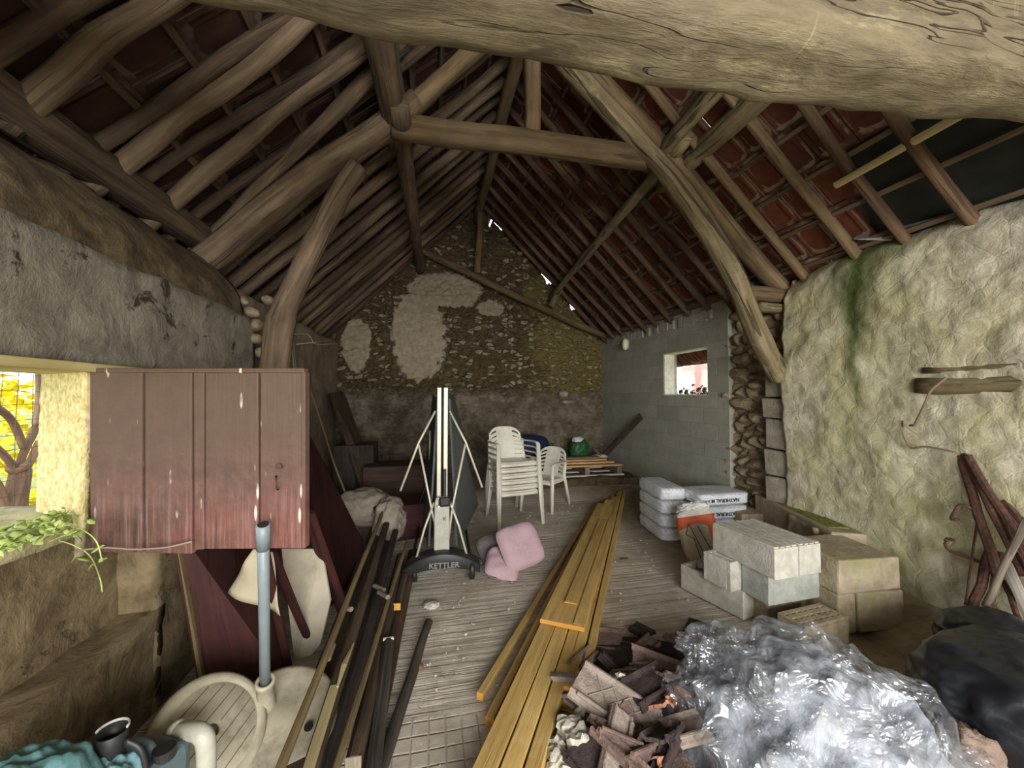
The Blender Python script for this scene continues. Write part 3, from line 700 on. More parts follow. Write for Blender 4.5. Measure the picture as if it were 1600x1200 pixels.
def ico(name, m, parent=None, size=(1, 1, 1), sub=4, sq=2.5, amp=.1, fr=3, ridge=.0, rfr=4, seed=0, floor=None, smooth=True, M=None, uvscale=1):
    bm = bmesh.new(); bmesh.ops.create_icosphere(bm, subdivisions=sub, radius=1)
    for v in bm.verts:
        d = v.co.normalized(); r = 1 / (abs(d.x) ** sq + abs(d.y) ** sq + abs(d.z) ** sq) ** (1 / sq)
        p = d * r; k = 1 + amp * nz(p, fr, seed) + amp * .5 * nz(p, fr * 2.3, seed + 5)
        if ridge:
            rr = 1 - abs(nz(p, rfr, seed + 9)) * 2; r2 = 1 - abs(nz(p, rfr * 2.1, seed + 2)) * 2
            k += ridge * (rr * .7 + r2 * .4)
        p = V((p.x * size[0], p.y * size[1], p.z * size[2])) * k
        if floor is not None: p.z = max(p.z, floor)
        if M: p = M @ p
        v.co = p
    me = bpy.data.meshes.new(name); bm.to_mesh(me); bm.free(); me.materials.append(m); me.uv_layers.new(name='UVMap')
    for q in me.polygons: q.use_smooth = smooth
    o = bpy.data.objects.new(name, me); C.objects.link(o)
    if parent: o.parent = parent
    return o
def text(name, s_, size, m, parent, M, ext=.002, bold=0.0):
    cu = bpy.data.curves.new(name, 'FONT'); cu.body = s_; cu.size = size; cu.extrude = ext; cu.offset = bold; cu.align_x = 'CENTER'; cu.align_y = 'CENTER'
    t = bpy.data.objects.new(name + '_tmp', cu); C.objects.link(t); dg = bpy.context.evaluated_depsgraph_get()
    me = bpy.data.meshes.new_from_object(t.evaluated_get(dg)); bpy.data.objects.remove(t); me.materials.clear(); me.materials.append(m)
    o = bpy.data.objects.new(name, me); C.objects.link(o); o.parent = parent; o.matrix_local = M; return o
def tube(name, pts, r, m, parent=None, n=10, amp=0, seed=0, smooth=True):
    return MB().sweep(pts, 2 * r, n=n, amp=amp, seed=seed).build(name, m, parent, smooth=smooth)

M_BLACKP = plain('black_plastic', c8(38, 38, 38), .45, .2, 0, .4)
M_GREYP = plain('pale_grey_plastic', c8(176, 174, 160), .45, .08, 0, .4, 0, 12, c8(120, 112, 90), .3)
M_ALU = plain('dull_pale_metal', c8(205, 200, 178), .4, .06, .15, .5)
M_WHITEP = plain('white_garden_plastic', c8(226, 222, 206), .42, .04, 0, .45, 0, 8, c8(150, 138, 112), .35)
M_SHEETD = plain('dark_green_grey_board', c8(74, 80, 78), .5, .12, 0, .35, 0, 6)
M_RUST = plain('rusted_iron', c8(92, 66, 56), .85, .35, .1, .25, .8, 40, c8(60, 46, 42), .6)
M_PIPE = plain('grey_pvc', c8(120, 130, 134), .4, .08, 0, .5, 0, 10)
M_CREAM = plain('cream_plastic', c8(176, 168, 146), .5, .1, 0, .4, 0, 10, c8(92, 82, 62), .6)
W_OLIVE = wood('dull_brown_lath', c8(112, 96, 66), c8(142, 122, 86), c8(84, 70, 48), 1, .35, .8, .5)
W_BLACK = wood('blackened_timber', c8(54, 49, 44), c8(82, 74, 66), c8(38, 34, 31), .8, .4, .8, .6)
W_YEL = wood('treated_yellow_timber', c8(186, 152, 88), c8(214, 180, 112), c8(172, 140, 82), 1, .2, .6, .3, c8(200, 176, 118))
W_ORANGE = wood('cut_orange_end_grain', c8(206, 148, 66), c8(226, 168, 84), c8(190, 130, 56), 1, .1, .8, .3)
W_END = wood('pale_cut_end', c8(206, 196, 176), c8(226, 218, 200), c8(180, 168, 146), 1, .1, .8, .3)
W_PINE = wood('pine_board', c8(190, 148, 98), c8(216, 178, 126), c8(160, 122, 80), 1, .15, .7, .3)
W_GREYB = wood('grey_weathered_board', c8(122, 110, 94), c8(156, 144, 126), c8(90, 80, 66), 1, .5, .85, .6)

# ---------------------------------------------------------------- red shutter
def m_red():
    t = NT('flaking_oxblood_paint'); P = t.obj(); n = t.noise(P, 14, 8, .72, .3); g = t.noise(t.map(P, (60, 1, 3)), 1, 6, .65)
    col = t.mix(t.step(n, .3, .7), c8(78, 57, 48), c8(108, 80, 69))
    x = t.xyz(P)
    # rubbed brighter red in the lower middle, dusty brown towards the top
    red = t.math('MULTIPLY', t.step(t.math('ADD', x[2], t.math('MULTIPLY', n, .3)), .52, .2), t.step(t.noise(P, 2.2, 4), .42, .6))
    col = t.mix(t.math('MULTIPLY', red, .45), col, c8(138, 82, 72))
    col = t.mix(t.math('MULTIPLY', t.step(x[2], .2, .5), .7), col, c8(86, 69, 56))
    col = t.mix(t.math('MULTIPLY', t.step(n, .60, .72), .5), col, c8(60, 44, 38))
    low = t.step(x[2], .34, .06); col = t.mix(t.math('MULTIPLY', t.math('MULTIPLY', low, t.step(g, .48, .64)), .38), col, c8(150, 126, 120)); col = t.mix(t.math('MULTIPLY', t.math('MULTIPLY', low, t.step(g, .46, .36)), .6), col, c8(58, 42, 38))
    # bird droppings: thin pale runs
    dr = t.voro(t.map(P, (30, 30, 5.5)), 1.0, 'F1', 0); dm = t.math('MULTIPLY', t.step(dr, .20, .12), t.step(t.noise(P, 3.5, 3), .46, .54))
    col = t.mix(dm, col, c8(196, 190, 176))
    return t.fin(col, .6, t.bump(t.math('ADD', t.math('MULTIPLY', n, .5), t.math('MULTIPLY', g, .6)), .7, .008), .35)
M_RED = m_red(); M_REDD = wood('dark_red_painted_board', c8(60, 32, 30), c8(78, 42, 38), c8(42, 24, 22), .8, .3, .7, .4)
ZS = 1.50
A = atZ(140, 864, ZS); B = atZ(476, 864, ZS); Tp = atZ(478, 581, ZS)
sh = thing('wooden_shutter', 'open oxblood red plank shutter with pale droppings, beside the left window', 'shutter')
Msh = frame(A, B - A, _F); place(sh, Msh); Wd = (B - A).length; Hh = Tp.z - A.z
def shb(name, x0, x1, z0, z1, y0, y1, m=M_RED, bev=.004, seed=1):
    mb = MB().box((x1 - x0, y1 - y0, z1 - z0), Matrix.Translation(((x0 + x1) / 2, (y0 + y1) / 2, (z0 + z1) / 2)), .0015, random.Random(seed))
    return mb.build(name, m, sh, bevel=bev)
fr_ = [(0.0, .243, .0), (.255, .473, -.004), (.483, .53, .012), (.535, .783, .014), (.795, 1.0, .018)]
for k, (a, b, zb) in enumerate(fr_):
    shb('board', a * Wd, b * Wd, zb, Hh, 0.002 * (k % 2), .028, seed=k)
shb('rail', .02, Wd - .01, .07, .15, .028, .05); shb('rail', .02, Wd - .01, Hh - .16, Hh - .08, .028, .05)
shb('edge_strip', 0.0, Wd, Hh - .004, Hh + .014, -.006, .03); shb('edge_strip', Wd - .012, Wd + .004, .02, Hh, -.005, .03)
mb = MB().lathe([(.0, 0), (.012, 0), (.012, .01), (.006, .012), (.0, .012)], frame((.885 * Wd, 0, .34), (1, 0, 0), (0, 0, 1)), 14); mb.build('bolt_hole_plate', M_RUST, sh)
tube('latch', [(.87 * Wd, -.004, .30), (.88 * Wd, -.02, .30), (.885 * Wd, -.02, .26), (.88 * Wd, -.006, .25)], .004, M_RUST, sh)
for z in (.11, Hh - .12):
    tube('hinge', [(-.03, .03, z), (.0, .055, z), (.25, .055, z)], .008, M_RUST, sh)
# pale mortared edge post between window and shutter
o = MB().sweep(path(atZ(146, 582, ZS + .03), atZ(124, 868, ZS + .03), 10, wob=.006), .035, .03, n=8, sq=5, amp=.2, fr=12).build('trim_4', m_stone('mortar_edge', c8(156, 142, 112), c8(190, 176, 146), 20), smooth=True); struct(o)
# dry twig lying along the foot of the shutter
tag(tube('twig', spline([atZ(112, 862, ZS - .03), atZ(160, 856, ZS - .05), atZ(210, 858, ZS - .05), atZ(260, 855, ZS - .04), atZ(300, 846, ZS - .03)], 5), .004, wood('bare_twig', c8(150, 134, 116), c8(180, 164, 146)), amp=.3), 'thin bare twig lying across the foot of the red shutter', 'twig')

# ---------------------------------------------------------------- vine on the sill
M_LEAF = plain('fresh_green_leaf', c8(178, 196, 112), .5, .25, 0, .3)
vine = thing('vine', 'green vine creeping in over the window sill with hanging shoots', 'plant', (0, 0, 0))
rn = random.Random(4)
def leaf(mb, p, size, rn):
    e = Euler((rn.uniform(-.9, .9), rn.uniform(-.9, .9), rn.uniform(0, 6.3))).to_matrix()
    pts = []
    for i in range(7):
        t = i / 6; wdt = sin(t * pi) ** .8 * .42 * (1.2 - .6 * t)
        pts += [(t, -wdt, .12 * wdt + .1 * sin(t * 3)), (t, 0, .1 * sin(t * 3) - .04), (t, wdt, .12 * wdt + .1 * sin(t * 3))]
    vs = [V(p) + e @ (V(q) * size) for q in pts]; fs = []
    for i in range(6): fs += [(3 * i, 3 * i + 1, 3 * i + 4, 3 * i + 3), (3 * i + 1, 3 * i + 2, 3 * i + 5, 3 * i + 4)]
    mb.add(vs, fs)
stems = [[(20, 850), (60, 835), (100, 822), (125, 826), (150, 845), (160, 878)], [(70, 840), (110, 850), (140, 868), (155, 900), (160, 925)], [(5, 845), (50, 826), (95, 815)], [(30, 870), (80, 845), (120, 830)]]
for k, st_ in enumerate(stems):
    pts = [atZ(a, b, 1.42 + (.06 if i < 3 else 0) - .02 * k) + V((0, 0, 0)) for i, (a, b) in enumerate(st_)]
    tube('stem', spline(pts, 5), .0022, M_LEAF, vine, 6)
mb = MB()
for k in range(330):
    px = rn.uniform(-25, 112); zz = SILL + .05 + rn.uniform(0, .05); py = 856 - .30 * px + rn.uniform(-26, 4); leaf(mb, fl(px, py, zz), rn.uniform(.018, .036), rn)
fo = mb.thicken(V((0, 0, .0006))).build('leaves', M_LEAF, vine, smooth=True); fo['kind'] = 'stuff'
for (px, py, s_) in ((104, 818, .04), (115, 840, .035), (128, 846, .04), (142, 864, .045), (150, 880, .035), (168, 872, .035), (122, 868, .03), (104, 838, .035), (120, 872, .04), (136, 812, .03)):
    mb = MB(); leaf(mb, atZ(px, py, 1.44), s_, rn); mb.thicken(V((0, 0, .0006))).build('leaf', M_LEAF, vine, smooth=True)

# ---------------------------------------------------------------- outside: yellow tree, wire fence, ground, neighbouring wall
M_TRUNK = wood('tree_bark', c8(120, 92, 74), c8(160, 130, 108), c8(90, 70, 56), 1, .3, .85, .6)
M_YL = plain('yellow_autumn_leaf', c8(255, 222, 50), .6, .25, 0, .2); M_YL.node_tree.nodes['Principled BSDF'].inputs['Subsurface Weight'].default_value = 0
tr = thing('autumn_tree', 'tree with bright yellow leaves outside the left window', 'tree', (0, 0, 0))
XO = -3.6
def o_(px, py, x=XO): return atx(px, py, x)
tube('trunk', spline([V((o_(20, 860).x, o_(20, 860).y, -.3)), o_(12, 850), o_(22, 790), o_(32, 740), o_(25, 728)], 5), .075, M_TRUNK, tr, 12, .15)
for pts in ([o_(26, 735), o_(5, 710), o_(-25, 680), o_(-70, 600)], [o_(28, 732), o_(40, 700), o_(54, 670), o_(62, 620), o_(60, 560)], [o_(34, 745), o_(48, 720), o_(62, 690)], [o_(38, 700), o_(20, 660), o_(0, 640), o_(-30, 625)], [o_(12, 800), o_(-2, 760), o_(-20, 740)]):
    tube('branch', spline(pts, 5), .03 if pts[0].z < 1.35 else .022, M_TRUNK, tr, 8, .15)
mb = MB(); rn = random.Random(12)
for k in range(3600):
    px = rn.uniform(-260, 120); py = rn.uniform(520, 900); d_ = rn.uniform(-6.4, -3.9)
    if nz((px * .02, py * .022, 1)) + (py - 700) * .0011 < .0: continue
    leaf(mb, atx(px, py, d_), rn.uniform(.10, .2), rn)
fo = mb.thicken(V((.002, 0, .001))).build('foliage', M_YL, tr, smooth=True); fo['kind'] = 'stuff'
struct(MB().grid(lambda u, v: V((lerp(-40, -2.05, u), lerp(-20, 40, v), -.05)), 4, 4).thicken(V((0, 0, -.2))).build('floor_outside', plain('grassy_yard', c8(122, 128, 70), .95, .3, 0, .1, .5, 3)))
fe = thing('wire_fence', 'thin wire mesh stretched across outside of the left window', 'fence')
M_WIRE = plain('fence_wire', c8(90, 84, 76), .5, .1, .3, .4); mb = MB()
for k in range(26):
    y = 1.0 + .075 * k; mb.sweep(path((-2.06, y, .7), (-2.06, y, 2.0), 10, wob=.012, seed=k), .003, n=5)
for k in range(17):
    z = .75 + .075 * k; mb.sweep(path((-2.06, .9, z), (-2.06, 3.0, z), 12, wob=.012, seed=k + 40), .003, n=5)
mb.build('mesh', M_WIRE, fe, smooth=True)
for y in (.9, 3.0): tube('post', [(-2.08, y, -.05), (-2.08, y, 2.0)], .02, M_WIRE, fe)
def m_pink():
    t = NT('pink_rendered_house_wall'); P = t.obj(); n = t.noise(P, 3, 6, .7); x = t.xyz(P)
    col = t.mix(t.step(n, .3, .7), c8(226, 206, 190), c8(246, 236, 222))
    s1 = t.step(t.math('ABSOLUTE', t.math('ADD', t.math('SUBTRACT', x[1], 7.05), t.math('MULTIPLY', t.math('SUBTRACT', n, .5), .5))), .20, .06)
    s2 = t.step(t.math('ABSOLUTE', t.math('ADD', t.math('SUBTRACT', x[2], 2.12), t.math('MULTIPLY', t.math('SUBTRACT', n, .5), .3))), .10, .03)
    col = t.mix(t.math('MULTIPLY', t.math('MAXIMUM', s1, t.math('MULTIPLY', s2, .7)), .6), col, c8(190, 84, 74))
    return t.fin(col, .9)
struct(MB().box((.3, 9, 2.6), Matrix.Translation((5.6, 7.5, 1.25))).build('wall_outside', m_pink()))
pb = thing('potted_bush', 'small dark potted bush seen through the small right opening, nearer the left jamb', 'plant')
rn = random.Random(9); c0 = atx(1068, 616, 4.4)
mb = MB()
for k in range(60): leaf(mb, c0 + V((rn.uniform(-.12, .12), rn.uniform(-.13, .13), rn.uniform(-.10, .1))), .07, rn)
M_DKL = plain('dark_leaf', c8(58, 54, 40), .6, .3)
f_ = mb.build('foliage', M_DKL, pb); f_['kind'] = 'stuff'; tube('stem', [c0 + V((0, 0, -.5)), c0], .012, M_DKL, pb); ob = tube('pot', [(c0.x, c0.y, 0.0), (c0.x, c0.y, c0.z - .4)], .14, M_RUB2, pb, 16)
pb2 = dup(pb, (c0.x - c0.x, atx(1096, 612, 4.4).y - c0.y, .03), (0, 0, 0), 'small dark potted bush seen through the small right opening, at its right jamb')
struct(MB().grid(lambda u, v: V((lerp(3.9, 12, u), lerp(-6, 20, v), -.01)), 3, 3).thicken(V((0, 0, -.2))).build('floor_yard', plain('pale_gravel_yard', c8(170, 164, 150), .95, .15, 0, .1, .4, 6)))

# ---------------------------------------------------------------- leaning panels left
WX = XL + .03
def lean(label, name, px, th, m, cat='board', **k): return tag(slabq(name, px, th, m, **k), label, cat)
lean('broad dark red board leaning against the wall under the shutter', 'door_leaf', [fl(318, 1110), fl(448, 1060), atx(415, 800, WX + .08), atx(262, 800, WX + .06)], .03, M_REDD)
o = lean('thin light edged batten along the left side of the dark red board', 'batten', [fl(322, 1115, .0), fl(330, 1113, .0), atx(280, 800, WX + .10), atx(270, 800, WX + .10)], .02, W_OLIVE)
mb = MB(); P5 = [atZ(440, 858, 2.42), atZ(502, 858, 2.45), atZ(516, 938, 2.40), atZ(500, 1008, 2.32), atZ(462, 1050, 2.24)]
mb.add(P5, [(0, 1, 2, 3, 4)]).thicken(V((.004, .012, 0)))
tag(mb.build('sheet', plain('cream_panel', c8(178, 168, 146), .6, .08, 0, .3, .1, 8, c8(120, 108, 88), .4)), 'wide cream white panel leaning behind the parasol pole', 'panel')
o = slabq('cloth_scrap', [atZ(356, 926, 1.9), atZ(438, 962, 1.9), atZ(426, 862, 1.9), atZ(396, 858, 1.9)], .003, plain('cream_cloth', c8(190, 178, 150), .8, .06), nu=10, nv=10, warp=.03, smooth=True, bevel=0)
tag(o, 'pointed cream cloth scrap hanging under the shutter left of the grey pole', 'cloth')
for k, (a, b, w_, lab) in enumerate(((fl(452, 1055, .0), atZ(412, 852, 1.8), .04, 'dark red square batten leaning just right of the parasol pole'), (fl(486, 1010, .0), atZ(424, 862, 1.95), .045, 'dark red squared timber leaning across the white panel'), (fl(540, 965, .0), atZ(480, 800, 2.3), .09, 'dark red plank leaning right of the white panel'))):
    tag(MB().sweep(path(a, b, 6, wob=.004, seed=k), w_, .035, n=8, sq=8).build('batten', M_REDD), lab, 'board')
lean('tall dark red sheet leaning behind the shutter edge against the rear left wall', 'door_leaf', [fl(505, 960), fl(580, 880), atx(520, 755, XLF + .12), atx(470, 660, XLF + .12)], .03, M_REDD)
lean('dark narrow plank leaning on the pale rear left wall', 'plank', [fl(575, 800, .1), fl(600, 790, .1), atx(536, 612, XLF + .08), atx(514, 616, XLF + .08)], .025, W_DARK)
for k, (px, lab) in enumerate(((441, 'left of the two grey plank ends standing above the shutter corner'), (455, 'right of the two grey plank ends standing above the shutter corner'))):
    a = atx(px + 40, 780, XLF + .30); b = atx(px, 527 + 3 * k, XLF + .13); a.z = 0
    tag(MB().sweep(path(a, b, 6, wob=.01, seed=k), .075, .025, n=10, sq=7, amp=.1).build('plank', W_GREYB, smooth=True), lab, 'plank')
a = fl(566, 850, 0); b = atx(482, 602, XLF + .1)
tag(tube('stick', path(a, b, 12, wob=.015, seed=4), .011, W_OLIVE, amp=.25), 'long thin pale stick leaning right of the shutter edge', 'stick')
rod = thing('wire_hanger', 'bent white wire rods sticking out over the top of the rear left wall', 'wire')
tube('rod', spline([atx(452, 522, -1.6), atx(478, 522, -1.56), atx(486, 528, -1.5), atx(495, 538, -1.45), atx(530, 536, -1.4)], 4), .005, M_ALU, rod, 6)
tube('rod', [atx(463, 538, -1.58), atx(518, 532, -1.42)], .005, M_ALU, rod, 6)

# ---------------------------------------------------------------- plastic table top, parasol base and pole, jerrycan, watering can, turquoise cloth
tb = thing('round_table_top', 'round cream plastic table top with slat lines leaning near the bottom left', 'table top')
ct = atZ(333, 1140, 1.47); nrm_t = (EYE - ct).normalized() * .75 + V((.45, .15, .35)); Rr_ = .222
Mt = frame(ct, nrm_t.cross(V((0, 0, 1))), (0, 0, 1)); Mt = Matrix.Translation(ct) @ nrm_t.normalized().to_track_quat('Z', 'Y').to_matrix().to_4x4() @ Matrix.Rotation(R(18), 4, 'Z')
place(tb, Mt @ Matrix.Scale(.91, 4))
MB().lathe([(.026, -.012), (.026, .004), (.03, .006), (.168, .006), (.172, .001), (.178, .001), (.184, .008), (.205, .006), (.220, -.006), (.224, -.03), (.218, -.03), (.214, -.012), (.026, -.012)], n=56).build('table_top', M_CREAM, tb, smooth=True)
for k in range(-3, 4):
    hw = math.sqrt(max(0, .165 ** 2 - (k * .045) ** 2)) ;
    segs = [(-hw, hw)] if abs(k) > 0 else [(-hw, -.035), (.035, hw)]
    for (a, b) in segs: MB().box((b - a, .0035, .0012), Matrix.Translation(((a + b) / 2, k * .045, .0062))).build('slat_line', plain('groove_dirt', c8(92, 84, 68), .9) if k == -3 and a == segs[0][0] else bpy.data.materials['groove_dirt'], tb)
pb_ = thing('umbrella_stand', 'round cream plastic parasol base with upright sleeve at bottom left', 'parasol base')
cb = atZ(436, 1130, 1.65); top = atZ(411, 822, 1.41); nb = (top - atZ(419, 1102, 1.665)).normalized()
FH = V((_F.x, _F.y, 0)); Mb = frame(cb, FH.cross(nb), nb.cross(FH.cross(nb)))
for _ in range(5):
    nb = (top - Mb @ V((-.08, .03, .08))).normalized(); Mb = frame(cb, FH.cross(nb), nb.cross(FH.cross(nb)))
place(pb_, Mb)   # tipped towards the viewer
MB().lathe([(0, .05), (.035, .05), (.07, .035), (.16, .028), (.20, .045), (.222, .04), (.232, .01), (.228, .0), (0, .0)], n=48).build('base', M_CREAM, pb_, smooth=True)
sc_ = V((-.08, .03, 0))
MB().lathe([(.042, .03), (.036, .07), (.030, .16), (.034, .165), (.038, .175), (.036, .19), (.026, .19), (.024, .06)], Matrix.Translation(sc_), 24).build('sleeve', M_CREAM, pb_, smooth=True)
MB().lathe([(0, .046), (.018, .046), (.018, .05), (0, .05)], Matrix.Translation((.14, -.02, 0)), 16).build('plug', M_BLACKP, pb_)
ps = Mb @ (sc_ + V((0, 0, .08)))
pole = thing('parasol_pole', 'grey plastic pole standing in the parasol base before the shutter', 'pole')
mb = MB().sweep([ps, ps.lerp(top, .5), top], .040, n=20); mb.build('tube', M_PIPE, pole, smooth=True)
dd = (top - ps).normalized(); mb = MB().sweep([top - dd * .10, top + dd * .006], .046, n=20); mb.build('socket', M_PIPE, pole, smooth=True)
MB().sweep([top + dd * .0062, top + dd * .008], .036, n=20).build('opening', M_BLACKP, pole)
el = thing('pipe_elbow', 'dusty grey plastic pipe elbow lying against the round table top', 'pipe')
tube('elbow', spline([atZ(278, 1144, 1.33), atZ(296, 1142, 1.30), atZ(314, 1146, 1.28), atZ(322, 1166, 1.28), atZ(322, 1225, 1.28)], 5), .028, M_GREYP, el, 18)
tube('collar', [atZ(272, 1143, 1.335), atZ(282, 1143, 1.325)], .034, M_GREYP, el, 18)
M_JC = plain('blue_grey_plastic', c8(86, 100, 104), .5, .12, 0, .4, 0, 8)
jc = thing('jerrycan', 'blue grey plastic jerrycan at the bottom left edge', 'jerrycan')
cj = atZ(232, 1135, 1.22); cj.z = 0; place(jc, Matrix.Translation(cj) @ Matrix.Rotation(R(-20), 4, 'Z'))
MB().box((.18, .15, .42), Matrix.Translation((0, 0, .21))).build('body', M_JC, jc, bevel=.03)
tube('handle', spline([(-.08, 0, .41), (-.06, 0, .445), (.0, 0, .445), (.03, 0, .41)], 4), .012, M_JC, jc); MB().lathe([(0, 0), (.03, 0), (.03, .03), (0, .03)], Matrix.Translation((.06, 0, .41)), 18).build('cap', M_BLACKP, jc)
MB().box((.03, .005, .03), Matrix.Translation((.02, -.077, .28))).build('badge', M_BLACKP, jc, bevel=.004)
wc = thing('watering_can', 'black plastic watering can with an open top, bottom left by the ledge', 'watering can')
cw = atZ(176, 1118, 1.14); cw.z = 0; place(wc, Matrix.Translation(cw) @ Matrix.Diagonal((.66, .66, 1.18)).to_4x4())
MB().lathe([(.0, 0), (.085, 0), (.088, .02), (.08, .30), (.05, .38), (.046, .43), (.058, .47), (.053, .472), (.042, .43), (.045, .37), (.0, .3)], n=32).build('body', M_BLACKP, wc, smooth=True)
tube('handle', spline([(.05, 0, .44), (.12, 0, .40), (.14, 0, .28), (.085, 0, .18)], 5), .012, M_BLACKP, wc)
tube('rim_wire', [(.056 * cos(a), .056 * sin(a), .476) for a in [k * .3 for k in range(12)]], .004, M_GREYP, wc, 6)
tube('spout', spline([(-.08, 0, .1), (-.14, 0, .22), (-.17, 0, .34)], 4), .016, M_BLACKP, wc)
M_TURQ = plain('turquoise_cloth', c8(98, 140, 142), .85, .18, 0, .2, .3, 30)
o = ico('cloth_bundle', M_TURQ, None, (.15, .12, .30), 5, 3, .08, 3, .04, 3, 2, -.29); o.location = V((atZ(40, 1180, 1.0).x, atZ(40, 1180, 1.0).y, .30)); tag(o, 'turquoise cloth bundle filling the bottom left corner', 'cloth')
o = ico('cloth_bundle', plain('pale_blue_cloth', c8(120, 158, 164), .8, .15, 0, .2, .3, 30), None, (.09, .09, .25), 5, 3, .10, 3, .05, 3, 7, -.24); o.location = V((atZ(168, 1190, 1.12).x, atZ(168, 1190, 1.12).y - .02, .245)); tag(o, 'small pale blue cloth bundle just below the black watering can', 'cloth')

# ---------------------------------------------------------------- pile of old timbers, left of the middle aisle
def bar(name, label, a, b, w_, h_, m, cat='timber', sq=8, amp=.04, wob=.004, seed=1, grp=None, n=8):
    return tag(MB().sweep(path(a, b, 12, wob=wob, seed=seed), w_, h_, n=n, sq=sq, amp=amp, seed=seed, up=(0, 0, 1)).build(name, m), label, cat, grp)
G1 = 'old timbers heaped left of the aisle'
b1 = bar('lath', 'long thin olive brown lath, leftmost and topmost of the old timber heap', fl(428, 1225, .30), fl(602, 790, .34), .03, .045, W_OLIVE, seed=1, grp=G1)
b2 = bar('plank', 'brown plank second from the left in the heap, bare yellow wood at its near end', fl(478, 1225, .22), fl(606, 812, .25), .06, .045, W_DARK, seed=2, grp=G1, amp=.06)
p0 = fl(478, 1225, .22); p1 = fl(606, 812, .25); dv = (p1 - p0).normalized()
MB().sweep([p0 + V((0, 0, .024)), p0 + dv * .42 + V((0, 0, .024))], .04, .006, n=8, sq=8).build('bare_wood_patch', W_PALE, b2)['label'] = 'bare yellow wood patch'
MB().sweep([p0 + dv * .40 + V((.015, 0, .03)), p0 + dv * .52 + V((.02, 0, .045)), p0 + dv * .70 + V((.03, 0, .03))], [.012, .03, .008], .006, n=6).build('splinter', W_PALE, b2)['label'] = 'pale raised splinter'
bar('plank', 'dark grey plank in the middle of the heap of old timbers', fl(508, 1225, .17), fl(618, 830, .20), .055, .04, W_BLACK, seed=3, grp=G1)
bar('lath', 'long light brown lath running over the middle of the old timber heap', fl(518, 1225, .235), fl(636, 845, .25), .026, .03, W_OLIVE, seed=4, grp=G1)
e_ = bar('beam', 'brown square beam with sawn end facing forward, low in the old timber heap', fl(552, 1195, .10), fl(626, 870, .10), .065, .07, W_DARK, seed=5, grp=G1)
q0 = fl(552, 1195, .10); q1 = fl(626, 870, .10); dq = (q1 - q0).normalized()
MB().box((.004, .06, .064), frame(q0 - dq * .002, dq, (0, 0, 1)) @ Matrix.Rotation(R(90), 4, 'X')).build('sawn_end', W_GREYB, e_)['label'] = 'grey brown sawn end'
f0 = fl(582, 1225, .05); f1 = fl(607, 1003, .14)
e_ = bar('beam', 'black beam with a whitish sawn end tilted up in the old timber heap', f0, f1, .06, .05, W_BLACK, seed=6, grp=G1)
MB().box((.012, .058, .05), frame(f1, (f1 - f0), (0, 0, 1)) @ Matrix.Rotation(R(90), 4, 'X')).build('sawn_end', W_END, e_)['label'] = 'whitish sawn end'
bar('pole', 'dark round pole lying alone on the floor right of the old timber heap', fl(588, 1225, .03), fl(670, 972, .03), .055, .05, W_BLACK, 'pole', 2, .1, .012, 7, G1, 12)
bar('plank', 'dark flat plank under the light lath, right of the heap centre', fl(566, 1225, .04), fl(646, 860, .05), .09, .03, W_DARK, seed=8, grp=G1)
bar('plank', 'broad dark plank at the bottom left of the old timber heap', fl(452, 1225, .10), fl(590, 820, .10), .13, .03, W_DARK, seed=9, grp=G1)
bar('plank', 'dark plank directly under the brown plank with bare end', fl(495, 1225, .06), fl(604, 830, .06), .12, .035, W_BLACK, seed=10, grp=G1)
bar('beam', 'blackened beam lying between the sawn-end beam and the round pole', fl(560, 1120, .035), fl(632, 905, .03), .06, .05, W_BLACK, seed=11, grp=G1)
e_ = bar('block', 'short timber offcut with an orange sawn face at the far right of the old heap', fl(620, 948, .10), fl(632, 900, .10), .05, .045, W_DARK, 'block', seed=12, amp=0, wob=0)
q0 = fl(620, 948, .10); MB().box((.006, .05, .045), frame(q0, fl(632, 900, .10) - q0, (0, 0, 1)) @ Matrix.Rotation(R(90), 4, 'X')).build('sawn_end', W_ORANGE, e_)['label'] = 'orange sawn end'
for k, (px, py, px2, py2, z, lab) in enumerate(((585, 915, 600, 922, .27, 'small grey block lying across the upper part of the timber heap'), (592, 925, 606, 933, .28, 'round-ended peg lying across the light lath of the heap'), (512, 1030, 520, 1008, .27, 'small broken peg on the left laths of the heap'), (537, 950, 549, 952, .27, 'stubby offcut end lying on the brown plank'))):
    bar('peg', lab, fl(px, py, z), fl(px2, py2, z + .01), .03, .026, W_GREYB, 'peg', 3, .1, 0, k)
# fabric bundles, dark boxes behind the heap
M_RAG = plain('dusty_white_fabric', c8(150, 140, 124), .9, .12, 0, .15, .2, 18)
o = ico('fabric_bundle', M_RAG, None, (.34, .26, .19), 5, 2.2, .12, 2, .08, 2.2, 3, -.17); o.location = fl(562, 838, 0) + V((0, .05, .30)); tag(o, 'large dusty white fabric bundle right of the leaning stick', 'fabric')
o = ico('fabric_bundle', M_RAG, None, (.16, .20, .22), 5, 2.2, .12, 2, .09, 2.4, 8, -.2); o.location = fl(610, 840, 0) + V((0, -.1, .22)); tag(o, 'smaller crumpled fabric bundle right of the large one', 'fabric')
def boxthing(name, label, cat, a, sx, sy, sz, m, rz=0):
    t = thing(name, label, cat, a, rz)
    for (px_, py_, w2, d2) in ((0, -sy / 2, sx, .015), (0, sy / 2, sx, .015), (-sx / 2, 0, .015, sy), (sx / 2, 0, .015, sy)):
        MB().box((w2, d2, sz), Matrix.Translation((px_, py_, sz / 2))).build('side', m, t, bevel=.003)
    MB().box((sx, sy, .015), Matrix.Translation((0, 0, .0075))).build('bottom', m, t); return t
W_BOX = wood('brown_box_board', c8(70, 52, 44), c8(92, 70, 58), c8(48, 36, 30), 1, .2, .8, .4)
